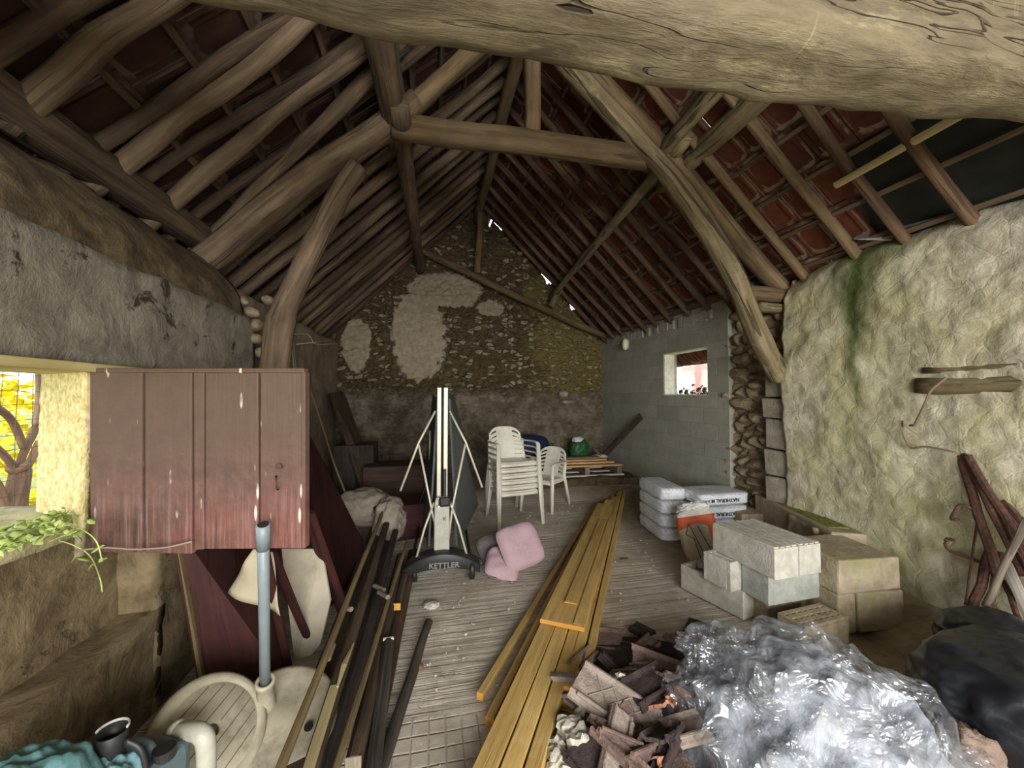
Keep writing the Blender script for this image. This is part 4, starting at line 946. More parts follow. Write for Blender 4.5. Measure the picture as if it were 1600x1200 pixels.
b_ = boxthing('wooden_crate', 'brown wooden crate standing behind the left legs of the folded table', 'crate', V((-.42, 5.6, .1)), .9, .5, .5, W_BOX); MB().box((.9, .5, .015), Matrix.Translation((0, 0, .5))).build('lid', W_BOX, b_)
b_ = boxthing('wooden_crate', 'black wooden box standing between the crate and the rear left wall', 'crate', V((-1.05, 5.9, .1)), .5, .5, .75, W_BLACK); MB().box((.5, .5, .015), Matrix.Translation((0, 0, .75))).build('lid', W_BLACK, b_)
b_ = boxthing('wooden_crate', 'low reddish brown box on the floor left of the folded table', 'crate', V((-.32, 4.5, .0)), .6, .4, .36, M_REDD, .2); MB().box((.6, .4, .015), Matrix.Translation((0, 0, .36))).build('lid', M_REDD, b_)

# ---------------------------------------------------------------- folded table tennis table
tt = thing('folded_tennis_table', 'folded table tennis table standing upright on wheels in the aisle', 'table')
O = fl(690, 903, 0); rzt = -math.atan2(O.x, O.y); ZT = (O - EYE).dot(_F) + .07
place(tt, Matrix.Translation(O) @ Matrix.Rotation(rzt, 4, 'Z'))
def L(px, py, dy=0.0):
    s_ = (ZT + dy) / 600; return V(((px - 690) * s_, dy, 1.55 - (py - 618) * s_))
for sx in (-1, 1):
    MB().box((.036, 1.40, 1.50), Matrix.Translation((sx * .028, .74, .87))).build('table_half_frame', M_ALU, tt, bevel=.004)
    x0, x1 = sx * .05, sx * .26
    a, b, c, d = V((sx * .12, .10, .22)), V((.42 if sx > 0 else -.24, 1.35, .22)), V((sx * .12, 1.35, 1.56)), V((x0, .10, 1.52))
    slabq('table_top_panel', [a, b, c, d], .018, M_SHEETD, tt, bevel=.002)
mirror = lambda px: 2 * 690 - px
for sx in (0, 1):
    g = (lambda x: x) if sx == 0 else mirror
    tube('leg', [L(g(679), 642, .05), L(g(654), 691, .0), L(g(628), 762, -.02)], .0095, M_ALU, tt, 8)
    tube('leg', [L(g(654), 691, .02), L(g(674), 790, .02), L(g(692) if sx == 0 else g(684), 872, .02)], .0095, M_ALU, tt, 8)
    tube('brace', [L(g(678), 782, .02), L(g(664), 820, .0), L(g(650), 872, -.02)], .0095, M_ALU, tt, 8)
    tube('leg', [L(g(671), 672, .9), L(g(671), 716, .9)], .011, M_ALU, tt, 8)
    tube('brace', [L(g(671), 740, 1.0), L(g(650), 800, 1.0), L(g(690), 790, 1.0)], .009, M_PIPE, tt, 8)
MB().box((.026, .05, .22), Matrix.Translation(L(694, 752, -.015))).build('safety_catch', M_BLACKP, tt, bevel=.006)
cv = MB()
prof = [(-.064, 0), (-.062, .42), (-.05, .47), (.05, .47), (.062, .42), (.064, 0)]
pts = [V((x, -.04, L(690, 858).z + z)) for x, z in prof]
cv.add(pts, [tuple(range(6))]).thicken(V((0, .06, 0))); cv.build('column_cover', M_GREYP, tt, bevel=.006)
MB().box((.10, .04, .08), Matrix.Translation(L(694, 782, -.05))).build('hinge_cap', M_BLACKP, tt, bevel=.02)
for k in (-1, 1): MB().lathe([(0, 0), (.011, 0), (.011, .01), (0, .012)], frame(L(695 + 10 * k, 789, -.08), (1, 0, 0), (0, 0, 1)), 12).build('screw', M_ALU, tt)
for (py, s_) in ((828, '.'), (808, 'K')): text('mark', s_, .045, M_BLACKP, tt, frame(L(694, py, -.045), (1, 0, 0), (0, 0, 1)), .001)
# arched black bumper with the maker's lettering
mb = MB(); N = 20; fs = []
vs = []
for i in range(N + 1):
    t = i / N; x = lerp(-.32, .32, t); zt = .125 + .13 * (1 - (2 * t - 1) ** 2); zb = .06 + .075 * (1 - (2 * t - 1) ** 2)
    vs += [V((x, -.10 - .04 * (1 - (2 * t - 1) ** 2), zb)), V((x, -.09 - .04 * (1 - (2 * t - 1) ** 2), zt))]
for i in range(N): fs.append((2 * i, 2 * i + 2, 2 * i + 3, 2 * i + 1))
mb.add(vs, fs).thicken(V((0, .16, 0))).build('bumper', M_BLACKP, tt, bevel=.012, smooth=True)
text('lettering', 'KETTLER', .062, plain('lettering_grey', c8(128, 128, 124), .5), tt, frame((.02, -.146, .165), (1, .0, -.02), (0, 0, 1)), .003, .0015)
for (x, y, r) in ((-.22, -.02, .075), (.25, -.06, .085), (-.17, 1.1, .075), (.2, 1.1, .075)):
    Mw = frame((x, y, r), (0, 1, 0), (0, 0, 1))
    w_ = MB().lathe([(.02, -.022), (r * .85, -.022), (r, -.014), (r, .014), (r * .85, .022), (.02, .022)], Mw, 24).build('wheel', M_BLACKP, tt, smooth=True)
    MB().lathe([(0, -.026), (r * .45, -.026), (r * .45, .026), (0, .026)], Mw, 16).build('hub', M_PIPE, w_)
tube('wheel_frame', [(-.25, -.02, .12), (-.25, 1.1, .12)], .014, M_BLACKP, tt); tube('wheel_frame', [(.25, -.02, .12), (.25, 1.1, .12)], .014, M_BLACKP, tt)
o = tag(MB().sweep([fl(757, 878, .02), fl(766, 880, .05), fl(748, 872, .08)], .01, n=8).build('cable_end', M_BLACKP), 'short black cable end on the floor between folded table and pink cushion', 'cable')

# ---------------------------------------------------------------- monobloc chairs
def make_chair(label, group):
    t = thing('garden_chair', label, 'chair', group=group)
    def fs_(u, v):
        x = lerp(-.225, .225, u); y = lerp(-.24, .17, v); z = .415 - .02 * math.cos((u - .5) * pi) * sin(v * pi) - .015 * v
        if v < .12: z -= .05 * (1 - v / .12) ** 2; y += .012 * (1 - v / .12)
        return V((x * (1 + .04 * (1 - v)), y, z))
    MB().grid(fs_, 14, 16).thicken(V((0, 0, -.012))).build('seat', M_WHITEP, t, smooth=True)
    sk = MB().grid(lambda u, v: V((lerp(-.235, .235, u), -.236 - .012 * cos((u - .5) * pi), lerp(.358, .39, v))), 12, 2).thicken(V((0, .014, 0))); sk.build('front_apron', M_WHITEP, t, smooth=True)
    def fb(u, v):
        a = (u - .5) * 2; x = .245 * a * (1 - .10 * v); y = .165 + .13 * v - .06 * a * a; z = .40 + .40 * v * (1 - .22 * abs(a) ** 3.5)
        return V((x, y, z))
    def keep(u, v):
        a = abs((u - .5) * 2)
        if v > .90 or v < .06 or a < .50 or a > .86: return True
        return int((v - .06) / .07) % 2 == 0
    MB().grid(fb, 44, 48, keep).thicken(V((0, .012, 0))).build('backrest', M_WHITEP, t, smooth=True)
    for s_ in (-1, 1):
        MB().sweep(spline([(s_ * .235, .20, .62), (s_ * .262, .08, .625), (s_ * .27, -.10, .63), (s_ * .262, -.20, .622), (s_ * .262, -.225, .58)], 4), .05, .018, n=10, sq=4).build('armrest', M_WHITEP, t, smooth=True)
        MB().sweep([(s_ * .285, -.275, 0), (s_ * .272, -.245, .3), (s_ * .262, -.222, .61)], [.042, .05, .05], .03, n=10, sq=4, up=(0, 1, 0)).build('leg', M_WHITEP, t, smooth=True)
        MB().sweep([(s_ * .24, .29, 0), (s_ * .232, .22, .25), (s_ * .225, .17, .42), (s_ * .232, .20, .64)], [.042, .046, .05, .04], .028, n=10, sq=4, up=(0, 1, 0)).build('leg', M_WHITEP, t, smooth=True)
        MB().box((.016, .40, .05), Matrix.Translation((s_ * .228, -.03, .378))).build('side_apron', M_WHITEP, t, bevel=.006)
    return t
G2 = 'stacked white garden chairs'
ch = make_chair('white plastic garden chair, lowest of the stack of six', G2)
cc = fl(801, 812, 0); rzc = R(11)
ch.location = cc; ch.rotation_euler = (0, 0, rzc)
for k, nm in enumerate(('second from the bottom', 'third from the bottom', 'fourth from the bottom', 'directly under the topmost one', 'topmost, its seat and backrest fully seen,')):
    dup(ch, cc + V((0, 0, .068 * (k + 1))) + V((-sin(rzc), cos(rzc), 0)) * .006 * (k + 1), (0, 0, rzc), 'white plastic garden chair, %s of the stack of six' % nm if k < 4 else 'topmost white plastic garden chair of the stack, seat fully seen', G2)
ch7 = dup(ch, fl(852, 792, 0) + V((0, .05, 0)), (0, 0, R(-48)), 'single white garden chair standing right behind the chair stack', None); del ch7['group']
# cushions
M_PINK = plain('faded_pink_fabric', c8(178, 150, 156), .85, .05, 0, .15, .25, 60)
M_GRYF = plain('grey_fabric', c8(104, 98, 96), .85, .08, 0, .15, .25, 60)
def cushion(label, M, m, sx, sy, sz, seed):
    def f(u, v):
        a = (u - .5) * 2; b = (v - .5) * 2
        return a, b
    mb = MB()
    for sg in (1, -1):
        def g(u, v):
            a = (u - .5) * 2; b = (v - .5) * 2
            h = max(0, (1 - a ** 4)) ** .5 * max(0, (1 - b ** 4)) ** .5
            k = 1 - .08 * (1 - a * a) * abs(b) - .0
            return V((a * sx / 2 * (1 - .13 * b ** 4), b * sy / 2 * (1 - .13 * a ** 4), sg * (sz / 2 * h + .004)) ) + V((0, 0, .012 * nz((a, b, sg), 2, seed)))
        mb.grid(g, 24, 24)
    o = weld(mb).build('cushion', m, smooth=True); place(o, M); return tag(o, label, 'cushion')
a = fl(800, 888, .0); c_ = atZ(813, 852, 3.38)
cushion('large faded pink cushion leaning on its edge against the stacked chairs', Matrix.Translation(c_) @ Euler((R(52), R(8), R(8))).to_matrix().to_4x4() @ Matrix.Rotation(R(18), 4, 'Z'), M_PINK, .40, .38, .13, 1)
cushion('smaller pink cushion lying on the floor left of the large pink one', Matrix.Translation(fl(785, 882, .10) + V((0, 0, 0.0))) @ Euler((R(24), R(16), R(-10))).to_matrix().to_4x4(), M_PINK, .30, .30, .12, 5)
cushion('grey cushion tucked behind the two pink cushions', Matrix.Translation(fl(778, 858, .14)) @ Euler((R(38), R(-10), R(14))).to_matrix().to_4x4(), M_GRYF, .36, .34, .10, 9)
# ================================================================ yellow timber stack
Dd = V((sin(R(30.2)), cos(R(30.2)), 0)); Ss = V((Dd.y, -Dd.x, 0))
def yb(label, s0, wd, t0, t1, z0, h, rot=0.0, m=W_YEL, end=True, seed=0):
    c0 = Ss * (s0 + wd / 2) + Dd * t0; d2 = (Dd + Ss * rot).normalized(); c1 = c0 + d2 * (t1 - t0)
    t = thing('timber_board', label, 'board', group='yellow treated timbers in the aisle')
    M = frame(c0 + V((0, 0, z0 + h / 2)), d2, V((-d2.y, d2.x, 0)) ); place(t, M); Ln = t1 - t0
    MB().box((Ln - .004, wd - .007, h - .003), Matrix.Translation((Ln / 2, 0, 0)), .001, random.Random(seed)).build('board', m, t, bevel=.003)
    MB().box((.003, wd - .006, h - .005), Matrix.Translation((.0005, 0, 0))).build('sawn_end', W_ORANGE, t)['label'] = 'orange sawn end'
    return t
yb('single thin yellow batten lying alone on the left edge of the timber stack', -.80, .042, 1.83, 5.25, .012, .042, .05, seed=1)
yb('yellow board at the bottom left of the stack, its orange end by the floor joint', -.70, .05, 1.70, 5.35, .012, .05, .03, seed=2)
yb('bottom layer yellow board running out under the near left board', -.635, .11, .85, 5.45, .012, .05, .015, seed=3)
yb('bottom layer yellow board, in the middle, running past the photo edge', -.52, .11, .85, 5.8, .012, .05, .01, seed=4)
yb('second layer yellow board on the left running out of the photo bottom', -.645, .10, .85, 5.3, .063, .048, .02, seed=5)
yb('second layer yellow board in the middle running out of the photo bottom', -.54, .085, .85, 5.5, .063, .048, .015, seed=6)
yb('second layer narrow yellow board right of the middle, running out of the photo bottom', -.45, .07, .85, 5.7, .063, .048, .012, seed=7)
yb('short ended yellow board with cut end beside the tile heap, left of its pair', -.375, .062, 1.93, 6.05, .063, .052, .012, seed=8)
yb('rightmost short ended yellow board with cut end touching the tile heap', -.308, .05, 2.02, 6.12, .063, .052, .012, seed=9)
yb('lower right yellow board whose orange end faces the tile heap', -.40, .115, 1.90, 6.1, .012, .05, .010, seed=10)
yb('wide yellow plank laid across the top of the stack with a bright orange cut end', -.613, .285, 2.39, 4.62, .116, .03, .025, seed=11)
yb('narrow yellow board on top of the wide plank, left of centre', -.50, .09, 2.62, 4.5, .1465, .012, .025, seed=12)
yb('long yellow board on top of the wide plank along its right half', -.405, .07, 2.40, 4.6, .1465, .006, .025, seed=13)

# ================================================================ boards and clutter on the rear platform
pl = thing('pallet', 'low wide stack of grey weathered boards along the back of the barn', 'platform')
yb0 = 5.9; XA, XB2 = 1.30, 3.15
for k in range(5): MB().box((1.85, .12, .022), Matrix.Translation((2.22, yb0 + .10 + .16 * k, .385)), .004, random.Random(k)).build('deck_board', W_GREYB, pl, bevel=.003)
for k in range(4): MB().box((.08, .78, .12), Matrix.Translation((1.36 + k * .57, yb0 + .42, .31)), .004, random.Random(k)).build('bearer', W_GREYB, pl, bevel=.003)
for k in range(3): MB().box((1.85, .10, .022), Matrix.Translation((2.22, yb0 + .06 + .33 * k, .238)), .004, random.Random(k)).build('base_board', W_END, pl, bevel=.003)
o = solidbox('trim_5', M_EARTH, 1.15, 3.3, 5.75, 7.1, -.02, .225, .035, 3, .06); struct(o)
G3 = 'pine boards piled on the rear platform'
for k, (z, x1, yy, lab) in enumerate(((.398, 3.06, 5.93, 'lowest and longest pine board of the pile on the rear platform'), (.424, 3.00, 6.06, 'second pine board from the bottom on the rear platform'), (.450, 2.92, 6.16, 'third pine board from the bottom, reaching less far right'), (.476, 2.85, 6.24, 'topmost dull pine board on the rear platform'))):
    tag(MB().box((x1 - 1.30, .13, .024), Matrix.Translation(((x1 + 1.30) / 2, yy, z + .012)) @ Matrix.Rotation(R(-2 + k), 4, 'Z')).build('pine_board', W_PINE if k < 3 else W_GREYB, bevel=.002), lab, 'board', G3)
M_BLUE = plain('dark_blue_tarpaulin', c8(30, 48, 84), .55, .15, 0, .35, .2, 10)
o = ico('tarpaulin_bundle', M_BLUE, None, (.42, .30, .20), 5, 2.6, .06, 2, .04, 2.2, 4, -.17); o.location = (1.60, 6.55, .66); tag(o, 'dark blue tarpaulin bundle on the rear platform behind the single chair', 'tarpaulin')
M_GRN = plain('green_plastic_sack', c8(40, 84, 48), .45, .3, 0, .4, .2, 20)
gb = thing('plastic_sack', 'green and white plastic sack at the foot of the leaning dark plank', 'sack', (2.62, 6.60, .40))
ico('sack', M_GRN, gb, (.17, .12, .18), 4, 2.6, .1, 3, .08, 3, 2).location = (0, 0, .17)
ico('torn_top', plain('white_film', c8(214, 214, 206), .4, .06), gb, (.10, .08, .07), 4, 2.2, .15, 3, .12, 3, 6).location = (-.02, 0, .33)
o = ico('plastic_bag', plain('pale_blue_film', c8(176, 190, 196), .4, .08), None, (.16, .09, .07), 4, 2.4, .1, 3, .1, 3, 3); o.location = (2.14, 6.45, .47); tag(o, 'small pale blue plastic bag between blue tarpaulin and green sack', 'bag')
o = ico('plastic_bag', plain('dirty_white_film', c8(190, 188, 176), .4, .08), None, (.14, .06, .035), 4, 2.4, .1, 3, .1, 3, 5); o.location = (2.95, 6.45, .46); tag(o, 'flat white plastic bag at the right end of the rear platform', 'bag')
a = aty(940, 715, 6.55); b = atx(1002, 650, XR - .02); tag(MB().sweep(path(a, b, 4), .03, .11, n=8, sq=8, up=(0, 0, 1)).build('plank', W_DARK), 'dark plank leaning up against the grey block wall in the rear corner', 'plank')
a = aty(944, 718, 6.45); b = aty(926, 700, 6.40); tag(MB().sweep(path(a, b, 4), .09, .03, n=8, sq=8).build('plank', W_GREYB), 'short grey board propped against the green sack', 'plank')
tag(tube('peg', [aty(866, 722, 6.0), aty(863, 713, 6.0)], .028, W_PINE), 'small wooden peg standing on the left end of the pine boards', 'peg')
# bulkhead lamp on the block wall
lm = thing('wall_lamp', 'white oval lamp fixed high on the block wall near the gable corner', 'lamp'); lp = atx(981, 538, XR + .01)
place(lm, Matrix.Translation(lp))
MB().lathe([(0, 0), (.05, 0), (.055, .012), (.045, .02), (0, .02)], Matrix.Rotation(R(-90), 4, 'Y') @ Matrix.Diagonal((1.7, 1, 1, 1)), 24).build('mount', M_GREYP, lm, smooth=True)
ico('glass_dome', plain('opal_glass', c8(226, 222, 200), .3, .03), lm, (.05, .055, .10), 4, 2.2, 0, 3).location = (-.05, 0, 0)
# rags of stone on the gable: pale ledge stones
for k, (px, py, s_, lab) in enumerate(((880, 616, .09, 'round pale stone jutting from the right part of the gable wall'), (888, 628, .13, 'flat pale stone ledge below the round stone on the gable wall'))):
    o = ico('gable_stone', M_QUOIN, None, (s_, .08, .035 if k else .06), 3, 3, .15, 3, seed=k); o.location = aty(px, py, YG - .01); tag(o, lab, 'stone')

# ================================================================ sacks of lime
def m_sack(name, a, b, lines=True):
    t = NT(name); P = t.obj(); n = t.noise(P, 9, 5, .6); x = t.xyz(P)
    col = t.mix(t.step(n, .3, .7), a, b)
    # printed rows of small grey text, too fine to read
    up = t.step(t.math('ABSOLUTE', x[2]), .035, .045)
    ln = t.math('MULTIPLY', t.step(t.math('SINE', t.math('MULTIPLY', x[1], 150)), .2, .4), t.step(t.noise(t.map(P, (60, 8, 1)), 1, 2), .45, .5))
    if lines: col = t.mix(t.math('MULTIPLY', t.math('MULTIPLY', ln, up), .35), col, c8(120, 124, 130))
    return t.fin(col, .5, t.bump(t.noise(P, 14, 4, .6, .5), .35, .02), .35)
M_SACK = m_sack('white_printed_paper_sack', c8(206, 208, 212), c8(228, 230, 234)); M_SACKP = m_sack('white_sack_plain', c8(206, 208, 214), c8(226, 228, 234), False)
M_INK = plain('black_ink', c8(52, 54, 60), .6, .05)
def sack(label, M, m, txt=True, seed=0, sx=.60, sy=.40, sz=.125, side=False):
    t = thing('lime_sack', label, 'sack', group='white lime sacks'); place(t, M)
    ico('sack', m, t, (sx / 2, sy / 2, sz / 2), 5, 7, .03, 2, .012, 3, seed)
    if txt:
        # the sacks lie upside down, so their print stands on its head
        text('printed_name', 'NATHURAL M', .052, M_INK, t, frame((-.02, -sy / 2 * 1.022 - .004, -.005), (-1, 0, 0), (0, 0, -1)), .0012, .001)
        text('printed_weight', '35 KG', .034, M_INK, t, frame((-.24, -sy / 2 * 1.022 - .004, -.005), (-1, 0, 0), (0, 0, -1)), .0012)
    if side: text('printed_name', 'T', .07, M_INK, t, frame((-.12, -sy / 2 - .012, 0), (0, 0, 1), (1, 0, 0)), .0012, .002)
    return t
# right column: three seen, long side towards the room
nl_ = ['lowest white lime sack under the orange sack, its front plain', 'white lime sack second from below in the right column', 'white lime sack with upside down lettering, second from the top', 'topmost white lime sack with upside down lettering on its front edge']
ca = atZ(1092, 800, 4.0); cb_ = atZ(1172, 796, 4.12); xd = (cb_ - ca); xd.z = 0; xd.normalize(); yd = V((-xd.y, xd.x, 0))
for k in range(4):
    c_ = ca + xd * .24 + yd * .10; c_.z = .065 + .138 * k
    sack(nl_[k], frame(c_ + xd * (.01 * (k % 2)), xd, yd), M_SACKP if k < 2 else M_SACK, k >= 2, k, sx=.58)
nl2 = ['lowest white lime sack of the left column, a black mark on its side', 'second white lime sack from below in the left column', 'third white lime sack from below in the left column', 'topmost white lime sack of the left column, creased end towards the aisle']
cl_ = atZ(1040, 835, 4.0)
for k in range(4):
    c_ = ca + xd * (-.17) + yd * .42; c_.z = .07 + .142 * k
    sack(nl2[k], frame(c_, (yd * 1.0 + xd * .12), -xd), M_SACK, False, k + 10, sx=.62, sy=.29, sz=.138)
# opened cement sack
def m_cem():
    t = NT('orange_beige_cement_sack'); P = t.obj(); x = t.xyz(P); n = t.noise(P, 8, 5)
    col = t.mix(t.step(n, .3, .7), c8(172, 160, 132), c8(192, 180, 152))
    edge = t.math('ADD', x[2], t.math('MULTIPLY', t.math('ABSOLUTE', x[0]), .3))
    col = t.mix(t.step(edge, .125, .13), col, c8(206, 92, 48))
    col = t.mix(t.step(x[0], .085, .088), col, c8(206, 92, 48))
    col = t.mix(t.step(x[2], .19, .195), col, c8(220, 216, 204))
    return t.fin(col, .5, t.bump(t.noise(P, 12, 4, .6, .5), .5, .03), .35)
cs = thing('cement_sack', 'opened beige and orange cement sack slumped before the white sacks', 'sack')
c_ = fl(1098, 880, 0); Mc = Matrix.Translation(c_ + V((.05, .10, .205))) @ Matrix.Rotation(R(-12 - 20), 4, 'Z') @ Matrix.Rotation(R(-14), 4, 'X') @ Matrix.Rotation(R(-14), 4, 'Y'); place(cs, Mc)
ico('sack', m_cem(), cs, (.17, .09, .25), 5, 5, .05, 2, .03, 2.4, 3)
M_WI = plain('white_ink', c8(232, 228, 216), .5)
for k in range(5): tube('printed_mark', [(.035 + .012 * (k % 2), -.098, .10 - .035 * k), (.062, -.099, .09 - .035 * k)], .005, M_WI, cs, 6)
Mtri = M_INK
for (p, q) in (((-.12, .04), (-.07, .13)), ((-.07, .13), (.0, -.2)), ((-.12, .04), (-.06, .0)), ((-.06, .0), (-.05, -.18)), ((.0, .10), (.08, -.21))):
    tube('printed_line', [(p[0], -.094, p[1]), ((p[0] + q[0]) / 2, -.099, (p[1] + q[1]) / 2), (q[0], -.090, q[1])], .003, M_INK, cs, 6)
ico('torn_mouth', plain('crinkled_white_film', c8(216, 214, 208), .3, .06), cs, (.13, .07, .06), 5, 2.4, .2, 3, .16, 3.4, 6).location = (.01, 0, .25)

# ================================================================ concrete blocks
M_CON = m_stone('pale_concrete', c8(176, 172, 158), c8(206, 202, 188), 14); M_CON2 = m_stone('grey_concrete', c8(154, 155, 148), c8(180, 181, 172), 14)
M_TAN = m_stone('tan_stone_block', c8(136, 122, 98), c8(172, 158, 130), 10); M_TUF = m_stone('dusty_stone_block', c8(140, 126, 104), c8(176, 162, 138), 6, c8(130, 132, 84))
def block(label, M, L_, Wd_, H_, m, kind, group=None, seed=0, name='concrete_block'):
    """local origin at one lower corner, x along the length"""
    mb = MB(); rn = random.Random(seed)
    bx = lambda x0, x1, y0, y1, z0, z1, j=.0012: mb.box((x1 - x0, y1 - y0, z1 - z0), Matrix.Translation(((x0 + x1) / 2, (y0 + y1) / 2, (z0 + z1) / 2)), j, rn)
    if kind == 'ribbed':
        bx(0, L_, 0, Wd_, 0, H_ - .012)
        for k in range(4):
            y0 = k * Wd_ / 4 + .004; bx(.004, L_ - .004, y0, y0 + Wd_ / 4 - .012, H_ - .012, H_ - (.0 if k in (0, 3) else .003))
        bx(-.012, 0, Wd_ * .33, Wd_ * .67, .0, H_ - .012)
    elif kind == 'hollow':
        e = .03; bx(0, L_, 0, e, 0, H_); bx(0, L_, Wd_ - e, Wd_, 0, H_)
        n_ = 3 if L_ > .35 else 2
        for k in range(n_ + 1):
            x0 = k * (L_ - e) / n_; bx(x0, x0 + e, e, Wd_ - e, 0, H_)
        bx(e, L_ - e, e, Wd_ - e, 0, .03)
    elif kind == 'perforated':
        bx(0, L_, 0, Wd_, 0, H_ - .02); nx, ny = 7, 3
        e = .011
        for i in range(nx + 1):
            x0 = i * (L_ - e * 2) / nx; bx(x0, x0 + e * 2, 0, Wd_, H_ - .02, H_)
        for j in range(ny + 1):
            y0 = j * (Wd_ - e * 3) / ny; bx(0, L_, y0, y0 + e * 3, H_ - .02, H_)
    else:
        bx(0, L_, 0, Wd_, 0, H_, .006)
    o = mb.build(name, m, bevel=.004 if kind != 'rough' else .012); place(o, M); return tag(o, label, 'block', group)
G4 = 'loose blocks stacked by the right wall'
cT = fl(1210, 856, .6); uT = (fl(1120, 819, .6) - cT).normalized(); vT = (fl(1300, 845, .6) - cT).normalized(); vT = (vT - uT * vT.dot(uT)).normalized()
def FM(c, x, y, z0): c = V(c); c.z = z0; return frame(c, x, y)
def fm(c, u, v, z0, L_=0):
    c = V(c); c.z = z0; M = frame(c, u, v)
    if (M.col[2][2] < 0):   # keep local z upwards: start from the far end instead
        M = frame(c + u * L_, -u, v)
    return M
block('pale ribbed concrete block, left one of the pair on top of the stack', fm(cT, uT, vT, .4, .5), .5, .195, .2, M_CON, 'ribbed', G4, 1)
block('pale ribbed concrete block, right one of the pair on top of the stack', fm(cT + vT * .203, uT, vT, .4, .5), .5, .185, .2, M_CON, 'ribbed', G4, 2)
c2 = fl(1202, 947, .2); u2 = (fl(1303, 930, .2) - c2).normalized(); v2 = V((-u2.y, u2.x, 0))
block('grey concrete block in the middle layer, long side facing the camera', FM(c2, u2, v2, .2), .44, .20, .198, M_CON2, 'solid', G4, 3)
block('concrete block in the middle layer hidden behind the front grey one', FM(c2 + v2 * .21, u2, v2, .2), .44, .2, .198, M_CON2, 'solid', G4, 13)
c3 = fl(1142, 926, .2); v3 = (fl(1111, 910, .2) - c3).normalized(); u3 = V((v3.y, -v3.x, 0))
block('small pale hollow half block at the left of the middle layer', FM(c3, u3, v3, .2), .13, .22, .2, M_CON, 'hollow', G4, 4)
c4 = fl(1162, 972, 0); u4 = (fl(1085, 932, 0) - c4).normalized(); v4 = V((u4.y, -u4.x, 0))
v4 = v4 if v4.dot(_R) > 0 else -v4
block('pale hollow concrete block on the floor, its long side towards the aisle', fm(c4, u4, v4, .012, .5), .5, .19, .188, M_CON, 'hollow', G4, 5)
block('grey concrete block on the floor, right behind the aisle side one', fm(c4 + v4 * .2, u4, v4, .012, .5), .5, .19, .188, M_CON2, 'solid', G4, 6)
c5 = fl(1206, 983, 0); u5 = u2
block('tan stone block on the floor under the grey front block', FM(c5 + V((.0, .03, 0)), u2, v2, .0), .36, .22, .2, M_TAN, 'rough', G4, 7, 'stone_block')
c6 = fl(1258, 981, .2); u6 = (fl(1348, 958, .2) - c6).normalized(); v6 = (fl(1220, 963, .2) - c6).normalized(); v6 = (v6 - u6 * v6.dot(u6)).normalized()
block('perforated tan brick block standing in front of the stack, small holes on top', FM(c6, u6, v6, .0), .37, .17, .2, M_TAN, 'perforated', G4, 8, 'perforated_brick')
# old stone ledge against the wall
ax = (fl(1418, 868, .5) - fl(1309, 876, .5)).normalized(); ay = V((-ax.y, ax.x, 0)); cs_ = fl(1309, 876, .5)
block('broad dusty stone slab lying on two blocks beside the ribbed concrete blocks', FM(cs_, ax, ay, .285), .47, .42, .215, M_TUF, 'rough', None, 9, 'stone_block')
block('squared stone under the right end of the broad dusty slab', FM(cs_ + ax * .15, ax, ay, .03), .34, .40, .25, M_TUF, 'rough', None, 10, 'stone_block')
block('small squared stone under the left end of the broad dusty slab', FM(cs_ + ax * .0, ax, ay, .03), .14, .38, .25, M_TAN, 'rough', None, 11, 'stone_block')
a = fl(1180, 772, .52); b = fl(1300, 832, .52); xx = (b - a).normalized(); yy = V((-xx.y, xx.x, 0))
block('long stone block with green moss along its top, at the wall foot', FM(a, xx, yy, .24), (b - a).length, .24, .28, M_TUF, 'rough', None, 12, 'stone_block')
block('long grey stone carrying the moss topped block at the wall foot', FM(a - xx * .05, xx, yy, .0), (b - a).length + .1, .26, .235, M_TAN, 'rough', None, 15, 'stone_block')
M_MOSS = m_stone('green_moss', c8(96, 102, 48), c8(140, 144, 80), 30)
tag(MB().grid(lambda u, v: a + xx * ((b - a).length * (.2 + .7 * u)) + yy * (.05 + .15 * v) + V((0, 0, .003 + .012 * max(0, nz((u * 5, v * 3, 0), 2)))), 50, 16).thicken(V((0, 0, -.01))).build('moss_patch', M_MOSS, smooth=True), 'green moss cushion on top of the long wall foot block', 'moss', kind='stuff')
c8_ = fl(1244, 806, .5); o = solidbox('stone_block', M_TUF, -.2, .2, -.12, .12, -.25, .25, .03, 3, .03); place(o, FM(c8_ + xx * .14 + yy * .08, xx, yy, .25)); tag(o, 'rounded worn stone block between moss topped block and dusty slab', 'block')
c9 = fl(1158, 800, .38); block('flat stone block between the white sacks and the mossy block', FM(c9, _R, V((_F.x, _F.y, 0)), .0), .30, .26, .36, M_TAN, 'rough', None, 14, 'stone_block')

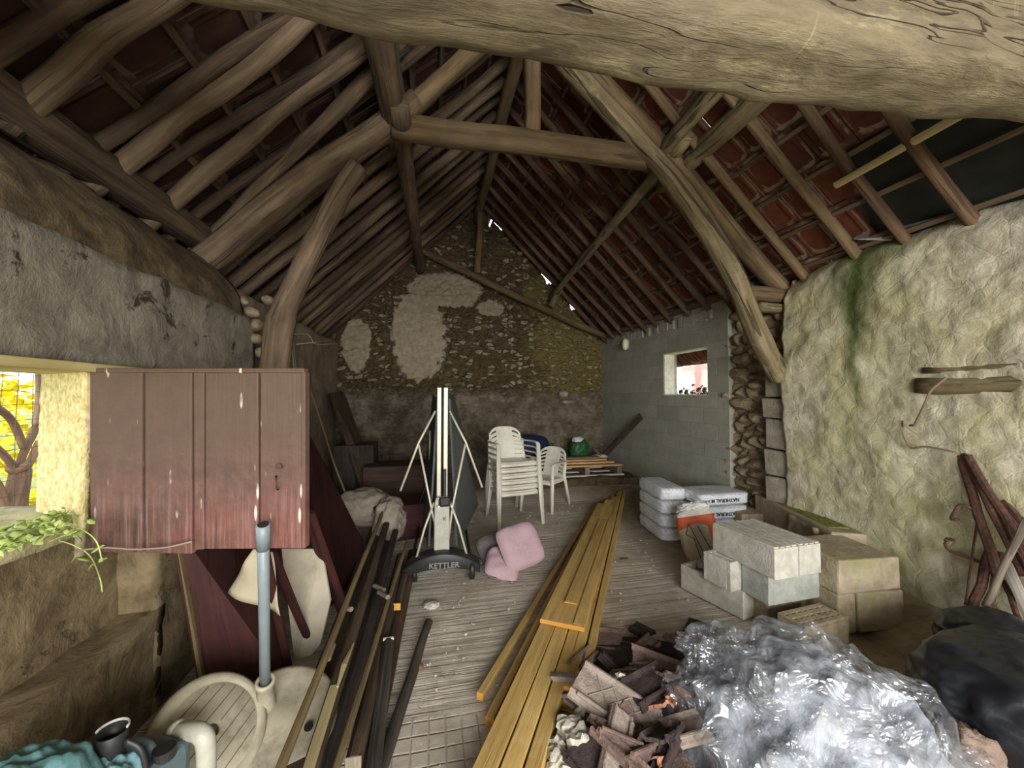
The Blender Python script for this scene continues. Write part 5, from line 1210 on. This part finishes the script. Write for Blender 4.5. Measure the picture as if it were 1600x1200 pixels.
# ================================================================ heap of broken roof tiles
M_TB = m_stone('broken_roof_tile', c8(96, 78, 72), c8(142, 120, 110), 16, c8(70, 54, 52)); M_TB2 = m_stone('dusty_roof_tile', c8(132, 118, 108), c8(168, 154, 142), 14); M_TB3 = m_stone('dark_roof_tile', c8(52, 44, 42), c8(78, 66, 64), 16); M_TO = m_stone('orange_tile_break', c8(162, 110, 84), c8(190, 140, 112), 20)
def tile_piece(label, M, lx, ly, m, seed, diamonds=False, group=None):
    rn = random.Random(seed); t = thing('roof_tile', label, 'roof tile', group=group); place(t, M)
    def prof(y):   # interlocking section: two ribs
        a = y / ly; return .016 * math.exp(-((a - .12) * 14) ** 2) + .020 * math.exp(-((a - .88) * 13) ** 2) + .012 * math.sin(a * pi)
    nx, ny = 14, 22; j0 = [rn.uniform(-.10, .06) for _ in range(ny + 1)]; j1 = [rn.uniform(-.12, .05) for _ in range(ny + 1)]
    sl0, sl1 = rn.uniform(-.4, .4), rn.uniform(-.4, .4)
    def f(u, v):
        j = int(round(v * ny)); x0 = (sl0 * (v - .5) + j0[j] * .35) * lx * .5; x1 = lx + (sl1 * (v - .5) + j1[j] * .35) * lx * .5
        if lx > .3: x0 *= .2; x1 = lx + (x1 - lx) * .2
        return V((lerp(x0, x1, u) - lx / 2, v * ly - ly / 2, prof(v * ly)))
    MB().grid(f, nx, ny).thicken(V((0, 0, -.014))).build('tile_body', m, t, smooth=False)
    MB().sweep([(-lx * .42, -ly * .40, .022), (lx * .42, -ly * .40, .022)], .018, .014, n=8, sq=4).build('interlock_rib', m, t)
    if diamonds:
        for k in range(4):
            for s_ in (-1, 1):
                x0 = -lx * .30 + k * .075; MB().sweep([(x0, -.055 * s_, .014), (x0 + .09, .055 * s_, .014)], .005, .005, n=6).build('moulded_diamond_line', m, t)
    return t
rn = random.Random(77)
tile_piece('large dusty roof tile with moulded diamond pattern lying at the left of the heap', frame(fl(962, 1098, .17), fl(1010, 1130, .12) - fl(915, 1065, .20), V((.5, 1, .35))), .37, .21, M_TB2, 1, True)
spec = [  # px, py, z, length, width, material, label
 (945, 1000, .06, .20, .18, M_TB, 'brown roof tile with wavy top edge at the back left of the heap'),
 (1003, 986, .03, .13, .10, M_TB3, 'small dark tile shard lying apart just behind the heap'),
 (912, 1030, .10, .20, .08, M_TB, 'narrow ribbed tile strip standing beside the yellow boards'),
 (955, 1040, .08, .14, .12, M_TB3, 'dark tile block right of the narrow ribbed strip'),
 (1012, 1008, .08, .15, .10, M_TB, 'upright hooked tile fragment at the back middle of the heap'),
 (1040, 1022, .06, .22, .15, M_TB3, 'dark tile half sunk at the back of the heap'),
 (1035, 1045, .15, .30, .16, M_TB, 'long dusty tile with raised rim across the heap middle'),
 (985, 1052, .11, .18, .12, M_TB2, 'pale dusty tile piece with white mortar, left of centre'),
 (1015, 1068, .18, .26, .18, M_TB3, 'dark hollow backed tile in the centre of the heap'),
 (1030, 1092, .13, .26, .16, M_TO, 'orange edged broken tile below the centre of the heap'),
 (1080, 1050, .12, .20, .14, M_TB, 'tile with rounded nibs right of the heap centre'),
 (1090, 1095, .15, .28, .15, M_TO, 'reddish flat tile leaning toward the plastic bag'),
 (1068, 1035, .05, .20, .16, M_TB3, 'dark tile shadowed behind the round nibbed tile'),
 (1098, 1012, .06, .22, .09, M_TB3, 'narrow dark tile edge at the back right of the heap'),
 (1110, 1015, .10, .14, .12, M_TO, 'orange broken tile lump at the back right beside the plastic bag'),
 (1095, 985, .02, .18, .16, M_TB3, 'dark rounded tile lying flat on the floor behind the heap'),
 (1000, 1155, .14, .34, .16, M_TB, 'long ribbed tile lying flat at the front of the heap'),
 (1010, 1175, .10, .34, .14, M_TB, 'long ribbed tile under the front one'),
 (1065, 1140, .16, .20, .15, M_TB2, 'rough grey brown tile lump near the plastic bag'),
 (960, 1180, .14, .32, .10, M_TB2, 'pale grooved tile strip running to the bottom of the photo'),
 (945, 1145, .12, .20, .14, M_TB3, 'dark tile shard between white rubble and front tiles'),
 (980, 1185, .17, .30, .06, M_TB, 'narrow curved ridge piece pointing down at the heap front'),
 (1040, 1180, .14, .26, .06, M_TB3, 'narrow dark tile strip standing near the front right'),
 (1055, 1205, .10, .16, .10, M_TO, 'salmon coloured tile stump at the very front'),
 (1020, 1215, .08, .30, .16, M_TB, 'grey ribbed tile at the bottom edge of the photo'),
 (935, 1205, .10, .22, .18, M_TB3, 'dark flat tile at the bottom edge left of centre'),
 (1070, 1075, .08, .26, .18, M_TB, 'brown tile wedged under the reddish leaning tile'),
 (975, 1020, .04, .24, .18, M_TB, 'brown tile lying flat under the dark tile block'),
 (1045, 1120, .06, .26, .18, M_TB3, 'dark tile under the orange edged one'),
 (990, 1125, .05, .28, .20, M_TB3, 'dark tile under the diamond patterned one'),
 (920, 1075, .04, .18, .14, M_TB, 'brown tile corner between boards and the diamond tile'),
 (1072, 1012, .05, .20, .15, M_TB, 'brown tile at the back of the heap between dark and orange pieces'),
 (925, 1015, .03, .16, .12, M_TB3, 'dark tile chip at the back left foot of the heap'),
 (1010, 1045, .13, .16, .10, M_TB2, 'pale tile chip standing in the upper middle of the heap'),
 (1052, 1062, .17, .17, .12, M_TB, 'brown tile chip resting on top of the long dusty tile'),
 (1115, 1060, .08, .20, .14, M_TB, 'brown tile beside the upper left edge of the plastic bag'),
 (1100, 1130, .10, .20, .14, M_TB3, 'dark tile slipping under the plastic bag'),
 (905, 1095, .07, .15, .10, M_TB2, 'pale tile chip touching the cut board ends'),
 (965, 1150, .17, .20, .12, M_TB, 'brown tile lying above the pale grooved strip'),
 (1035, 1150, .17, .18, .12, M_TB3, 'dark tile chip on top of the front ribbed tiles'),
 (880, 1112, .15, .001, .001, None, '')]
for k, (px, py, z, lx, ly, m, lab) in enumerate(spec):
    if m is None: continue
    c_ = fl(px, py, z); e = Euler((rn.uniform(-.55, .55), rn.uniform(-.5, .5), rn.uniform(-1.2, .9)))
    if z < .05: e = Euler((rn.uniform(-.12, .12), rn.uniform(-.12, .12), rn.uniform(-1.5, 1.5)))
    tile_piece(lab, Matrix.Translation(c_) @ e.to_matrix().to_4x4(), lx, ly, m, k + 20, group='broken roof tiles in the heap')
# filler rubble under the tiles
hp = []
def f_heap(u, v):
    a = u * 2 * pi; r = v; x = .50 * r * cos(a); y = .40 * r * sin(a); z = .10 * (1 - r ** 2) + .025 * nz((x, y, 0), 9) * (1 - r ** 4)
    return V((1.18 + x - .25 * y, 1.93 + y, max(.001, z)))
tag(MB().grid(f_heap, 60, 24, closed_u=True).build('tile_rubble', M_TB3), 'dark crumbled tile rubble filling the bottom of the broken tile heap', 'rubble', kind='stuff')
# white mortar lumps
M_MORT = m_stone('white_mortar', c8(176, 170, 154), c8(212, 206, 192), 20)
for k, (px, py, z, s_, lab) in enumerate(((893, 1140, .10, .055, 'upright white mortar lump beside the cut board ends'), (868, 1170, .06, .05, 'bluish white mortar lump at the left foot of the tile heap'), (905, 1170, .08, .07, 'broad white mortar lump in front of the grooved tile'), (875, 1197, .05, .06, 'rough white mortar lump at the bottom edge of the photo'), (918, 1120, .10, .055, 'grey speckled mortar lump under the diamond tile'), (972, 1062, .17, .035, 'small white mortar crumb on the pale tile'), (885, 1215, .05, .05, 'white lump left of the dark flat tile at the bottom'))):
    o = ico('mortar_lump', M_MORT, None, (s_, s_ * .7, s_ * .8), 3, 3, .35, 2.5, .1, 3, k, smooth=False); o.location = fl(px, py, z); o.rotation_euler = (k, k * .7, k * 1.3); tag(o, lab, 'mortar')
o = MB().box((.12, .05, .02), Matrix.Identity(4), .01, random.Random(2)).build('tile_chip', M_TB2, bevel=.003); place(o, Matrix.Translation(fl(880, 1058, .12)) @ Matrix.Rotation(R(-15), 4, 'Z')); tag(o, 'greyish pink tile chip lying on the yellow boards', 'tile chip')

# ================================================================ plastic bags
def m_film():
    t = NT('clear_crinkled_film'); P = t.obj(); n = t.noise(P, 4, 4, .6, 1.0)
    tr_ = t.n.new('ShaderNodeBsdfTransparent'); gl = t.n.new('ShaderNodeBsdfGlossy'); gl.inputs['Roughness'].default_value = .12; gl.inputs['Color'].default_value = (.72, .75, .8, 1)
    df = t.n.new('ShaderNodeBsdfDiffuse'); df.inputs['Color'].default_value = (.42, .44, .47, 1)
    bm_ = t.bump(t.math('ABSOLUTE', t.math('SUBTRACT', t.noise(P, 5, 3, .55, 1.5), .5)), .8, .10); t.l.new(bm_, gl.inputs['Normal']); t.l.new(bm_, df.inputs['Normal'])
    m1 = t.n.new('ShaderNodeMixShader'); m1.inputs[0].default_value = .45; t.l.new(df.outputs[0], m1.inputs[1]); t.l.new(gl.outputs[0], m1.inputs[2])
    m2 = t.n.new('ShaderNodeMixShader'); t.set(m2.inputs[0], t.math('ADD', .16, t.math('MULTIPLY', t.step(n, .4, .65), .38))); t.l.new(tr_.outputs[0], m2.inputs[1]); t.l.new(m1.outputs[0], m2.inputs[2])
    t.l.new(m2.outputs[0], t.out.inputs['Surface']); return t.m
def m_wool():
    t = NT('bluish_white_wadding'); P = t.obj(); n = t.noise(P, 5, 6, .65, .6); v = t.noise(P, 18, 4)
    col = t.mix(t.step(n, .35, .65), c8(96, 102, 110), c8(190, 196, 206))
    col = t.mix(t.math('MULTIPLY', t.step(t.noise(P, 3.2, 4), .55, .68), .6), col, c8(96, 100, 88))
    return t.fin(col, .75, t.bump(t.math('ADD', v, n), .5, .03), .3)
pbg = thing('plastic_bag', 'huge clear crumpled plastic bag full of bluish white wadding, foreground', 'bag')
c_ = fl(1262, 1160, 0)
pbg.location = (1.53, 1.34, -.015); pbg.rotation_euler = (0, 0, R(-12))
ico('wadding', m_wool(), pbg, (.43, .36, .40), 6, 2.3, .14, 2, .10, 2.6, 3, -.02).location = (0, 0, .02)
M_FILM = m_film()
ico('film', M_FILM, pbg, (.47, .40, .44), 6, 2.3, .13, 2, .17, 2.6, 3, -.02, smooth=False).location = (0, 0, .022)
ico('film_fold', M_FILM, pbg, (.14, .10, .09), 5, 2.2, .3, 2, .3, 3, 8).location = (-.24, .26, .34)
ico('film_fold', M_FILM, pbg, (.16, .14, .12), 5, 2.2, .3, 2, .3, 3, 11).location = (.40, -.10, .12)
M_BAG = plain('black_bin_liner', c8(34, 36, 42), .38, .25, 0, .5, .5, 9)
o = ico('bin_bag', M_BAG, None, (.38, .34, .29), 6, 2.8, .07, 2, .05, 3, 5, -.22); o.location = atZ(1625, 1136, 1.62); tag(o, 'large black bin bag at the right edge of the photo', 'bag')
o = ico('bin_bag', M_BAG, None, (.22, .24, .14), 5, 2.3, .08, 2, .05, 3, 15, -.3); o.location = atZ(1572, 1012, 1.95); tag(o, 'second black bin bag behind the large one at the foot of the rusty bars', 'bag')
o = ico('paper_scrap', m_stone('brown_wrapping_paper', c8(128, 108, 96), c8(150, 130, 116), 10), None, (.10, .08, .12), 4, 2.2, .3, 2, .25, 2.5, 5, -.1); o.location = fl(1515, 1200, .10); tag(o, 'crumpled brown paper between clear bag and black bag', 'paper')
o = ico('paper_scrap', m_stone('cream_paper', c8(176, 166, 130), c8(196, 186, 150), 10), None, (.08, .05, .06), 4, 3, .1, 2, .05, 2.5, 5); o.location = fl(1548, 1215, .07); tag(o, 'cream paper corner at the bottom right beside the brown paper', 'paper')
tag(tube('wire', spline([fl(1520, 1150, .10), fl(1550, 1165, .14), fl(1570, 1195, .1), fl(1580, 1230, .05)], 5), .003, M_BLACKP), 'thin dark wire lying in front of the large black bin bag', 'wire')

# ================================================================ rusty bars and hooks against the right wall
XW = XR - .10
G5 = 'rusty iron bars leaning on the right wall'
bl = [((1500, 706), (1560, 905), .05, 'leftmost flat rusty bar, its tip highest on the wall'), ((1506, 709), (1600, 900), .035, 'second rusty bar from the left in the leaning bundle'), ((1512, 712), (1632, 920), .04, 'rusty bar running from the bundle tip to the right edge'),
      ((1530, 748), (1650, 930), .035, 'rusty bar beginning lower beside the pale gap'), ((1545, 765), (1672, 940), .03, 'thin rusty bar along the upper side of the bundle'), ((1568, 782), (1700, 950), .04, 'flat rusty bar whose end juts from the upper side of the bundle'),
      ((1548, 860), (1515, 965), .045, 'stubby rusty bar slanting down left out of the bundle'), ((1562, 862), (1540, 985), .03, 'rusty bar slanting down behind the pale brown rod'), ((1556, 880), (1600, 985), .03, 'reddish bar crossing low toward the black bag'), ((1526, 820), (1508, 945), .012, 'very thin rusty rod at the left foot of the bundle'),
      ((1580, 830), (1660, 1010), .035, 'dark rusty bar low at the right edge of the photo'), ((1572, 870), (1622, 1010), .03, 'rusty bar beside the pale slat low in the bundle')]
for k, (a, b, w_, lab) in enumerate(bl):
    p = atx(*a, XW + .06 - .015 * (k % 4)); q = atx(*b, XW - .10 - .02 * (k % 5))
    tag(MB().sweep(path(p, q, 8, wob=.012, seed=k), w_, w_ * .55, n=8, sq=5, amp=.12, seed=k, up=(1, 0, 0)).build('rusty_bar', M_RUST), lab, 'iron bar', G5)
tag(tube('rod', path(atx(1604, 812, XW - .14), atx(1539, 948, XW - .20), 5, wob=.006), .016, W_GREYB), 'pale brown rod crossing in front of the rusty bars', 'rod')
tag(MB().sweep(path(atx(1572, 880, XW - .04), atx(1618, 985, XW - .10), 4), .05, .012, n=8, sq=8, up=(1, 0, 0)).build('slat', plain('pale_metal_slat', c8(190, 180, 168), .6, .08, 0, .3)), 'pale flat slat between the rusty bars low at the right', 'slat')
tag(tube('iron_hook', spline([atx(1532, 806, XW), atx(1515, 793, XW - .03), atx(1500, 790, XW - .04), atx(1492, 800, XW - .05), atx(1487, 811, XW - .04), atx(1497, 812, XW - .04)], 5), .010, M_RUST), 'upper rusty iron hook sticking out left of the bars', 'hook')
tag(tube('iron_hook', spline([atx(1530, 878, XW), atx(1505, 868, XW - .03), atx(1484, 860, XW - .04), atx(1477, 850, XW - .05), atx(1480, 842, XW - .04), atx(1490, 844, XW - .04)], 5), .009, M_RUST), 'lower rusty iron hook sticking out left of the bars', 'hook')
# bare roots and embedded timber on the right wall
M_ROOT = wood('dry_root', c8(112, 94, 78), c8(146, 126, 104))
tag(tube('root', spline([atx(1478, 590, XR - .09), atx(1455, 610, XR - .11), atx(1443, 635, XR - .12), atx(1430, 662, XR - .11), atx(1422, 665, XR - .10)], 5), .009, M_ROOT, amp=.3), 'dry curved root hanging on the right wall below the buried timber', 'root')
tag(tube('root', spline([atx(1410, 657, XR - .06), atx(1412, 680, XR - .08), atx(1424, 700, XR - .09), atx(1448, 698, XR - .09), atx(1500, 708, XR - .09)], 5), .006, M_ROOT, amp=.3), 'thin root running across the right wall to the tip of the rusty bars', 'root')
tag(MB().sweep(path((XR + .02, 2.02, 1.62), (XR + .02, .9, 1.60), 10, wob=.01), .16, .11, n=12, sq=5, amp=.15, fr=5).build('buried_timber', W_BEAM, smooth=True), 'rough timber built into the right wall at the photo edge', 'beam')
mh = m_stone('dark_crevice', c8(60, 48, 34), c8(92, 78, 58), 20)
tag(MB().sweep(path((XR + .005, 1.98, 1.72), (XR - .0, .9, 1.73), 10, wob=.01), .10, .05, n=12, sq=3, amp=.2, fr=5).build('buried_timber', W_BEAM, smooth=True), 'narrow timber ledge above the timber built into the right wall', 'beam')

# ================================================================ litter on the floor
rn = random.Random(31)
mb = MB()
M_STRAW = plain('straw_litter', c8(150, 132, 96), .9, .3)
def scat(n, cx_, cy_, sx_, sy_):
    for _ in range(n):
        x = rn.gauss(cx_, sx_); y = rn.gauss(cy_, sy_); a = rn.uniform(0, pi); l = rn.uniform(.006, .03)
        mb.sweep([V((x, y, .016)), V((x + l * cos(a), y + l * sin(a), .016 + rn.uniform(0, .006)))], .0025, n=4)
c_ = fl(740, 915); scat(260, c_.x, c_.y, .12, .14)
c_ = fl(880, 850); scat(120, c_.x, c_.y, .2, .35); c_ = fl(1000, 920); scat(90, c_.x, c_.y, .3, .4); c_ = fl(690, 1000); scat(120, c_.x, c_.y, .12, .4)
tag(mb.build('straw_litter', M_STRAW), 'fine straw and twig litter scattered over the aisle floor', 'litter', kind='stuff')
mb = MB(); rn = random.Random(32)
for _ in range(420):
    x = rn.uniform(-.1, 2.4); y = rn.uniform(1.6, 5.2); s_ = rn.uniform(.003, .012)
    mb.box((s_, s_ * 1.3, s_ * .7), Matrix.Translation((x, y, .014 + s_ * .3)) @ Euler((rn.random(), rn.random(), rn.random() * 6)).to_matrix().to_4x4(), s_ * .2, rn)
tag(mb.build('floor_grit', M_MORT), 'small pale grit and mortar crumbs scattered over the floor', 'grit', kind='stuff')
o = ico('paper_scrap', plain('white_crumpled_paper', c8(190, 186, 178), .7, .1), None, (.05, .045, .015), 4, 2.2, .3, 3, .2, 4, 5); o.location = fl(674, 945, .02); tag(o, 'crumpled white paper scrap on the floor below the folded table', 'paper')
o = ico('paper_scrap', plain('white_crumpled_paper2', c8(196, 192, 184), .7, .1), None, (.02, .035, .012), 4, 2.2, .3, 3, .2, 4, 6); o.location = fl(794, 1107, .02); tag(o, 'small white crumpled scrap beside the cut yellow board end', 'paper')
o = ico('wood_chip', W_OLIVE, None, (.02, .02, .015), 3, 3, .2, 3); o.location = fl(656, 1042, .02); tag(o, 'small brown wood chip beside the dark round pole', 'chip')
o = ico('leaf_scrap', plain('dull_green_leaf', c8(84, 96, 62), .7), None, (.04, .02, .006), 3, 2.5, .2, 3); o.location = fl(976, 873, .02); tag(o, 'dull green leaf scrap on the floor right of the yellow boards', 'leaf')
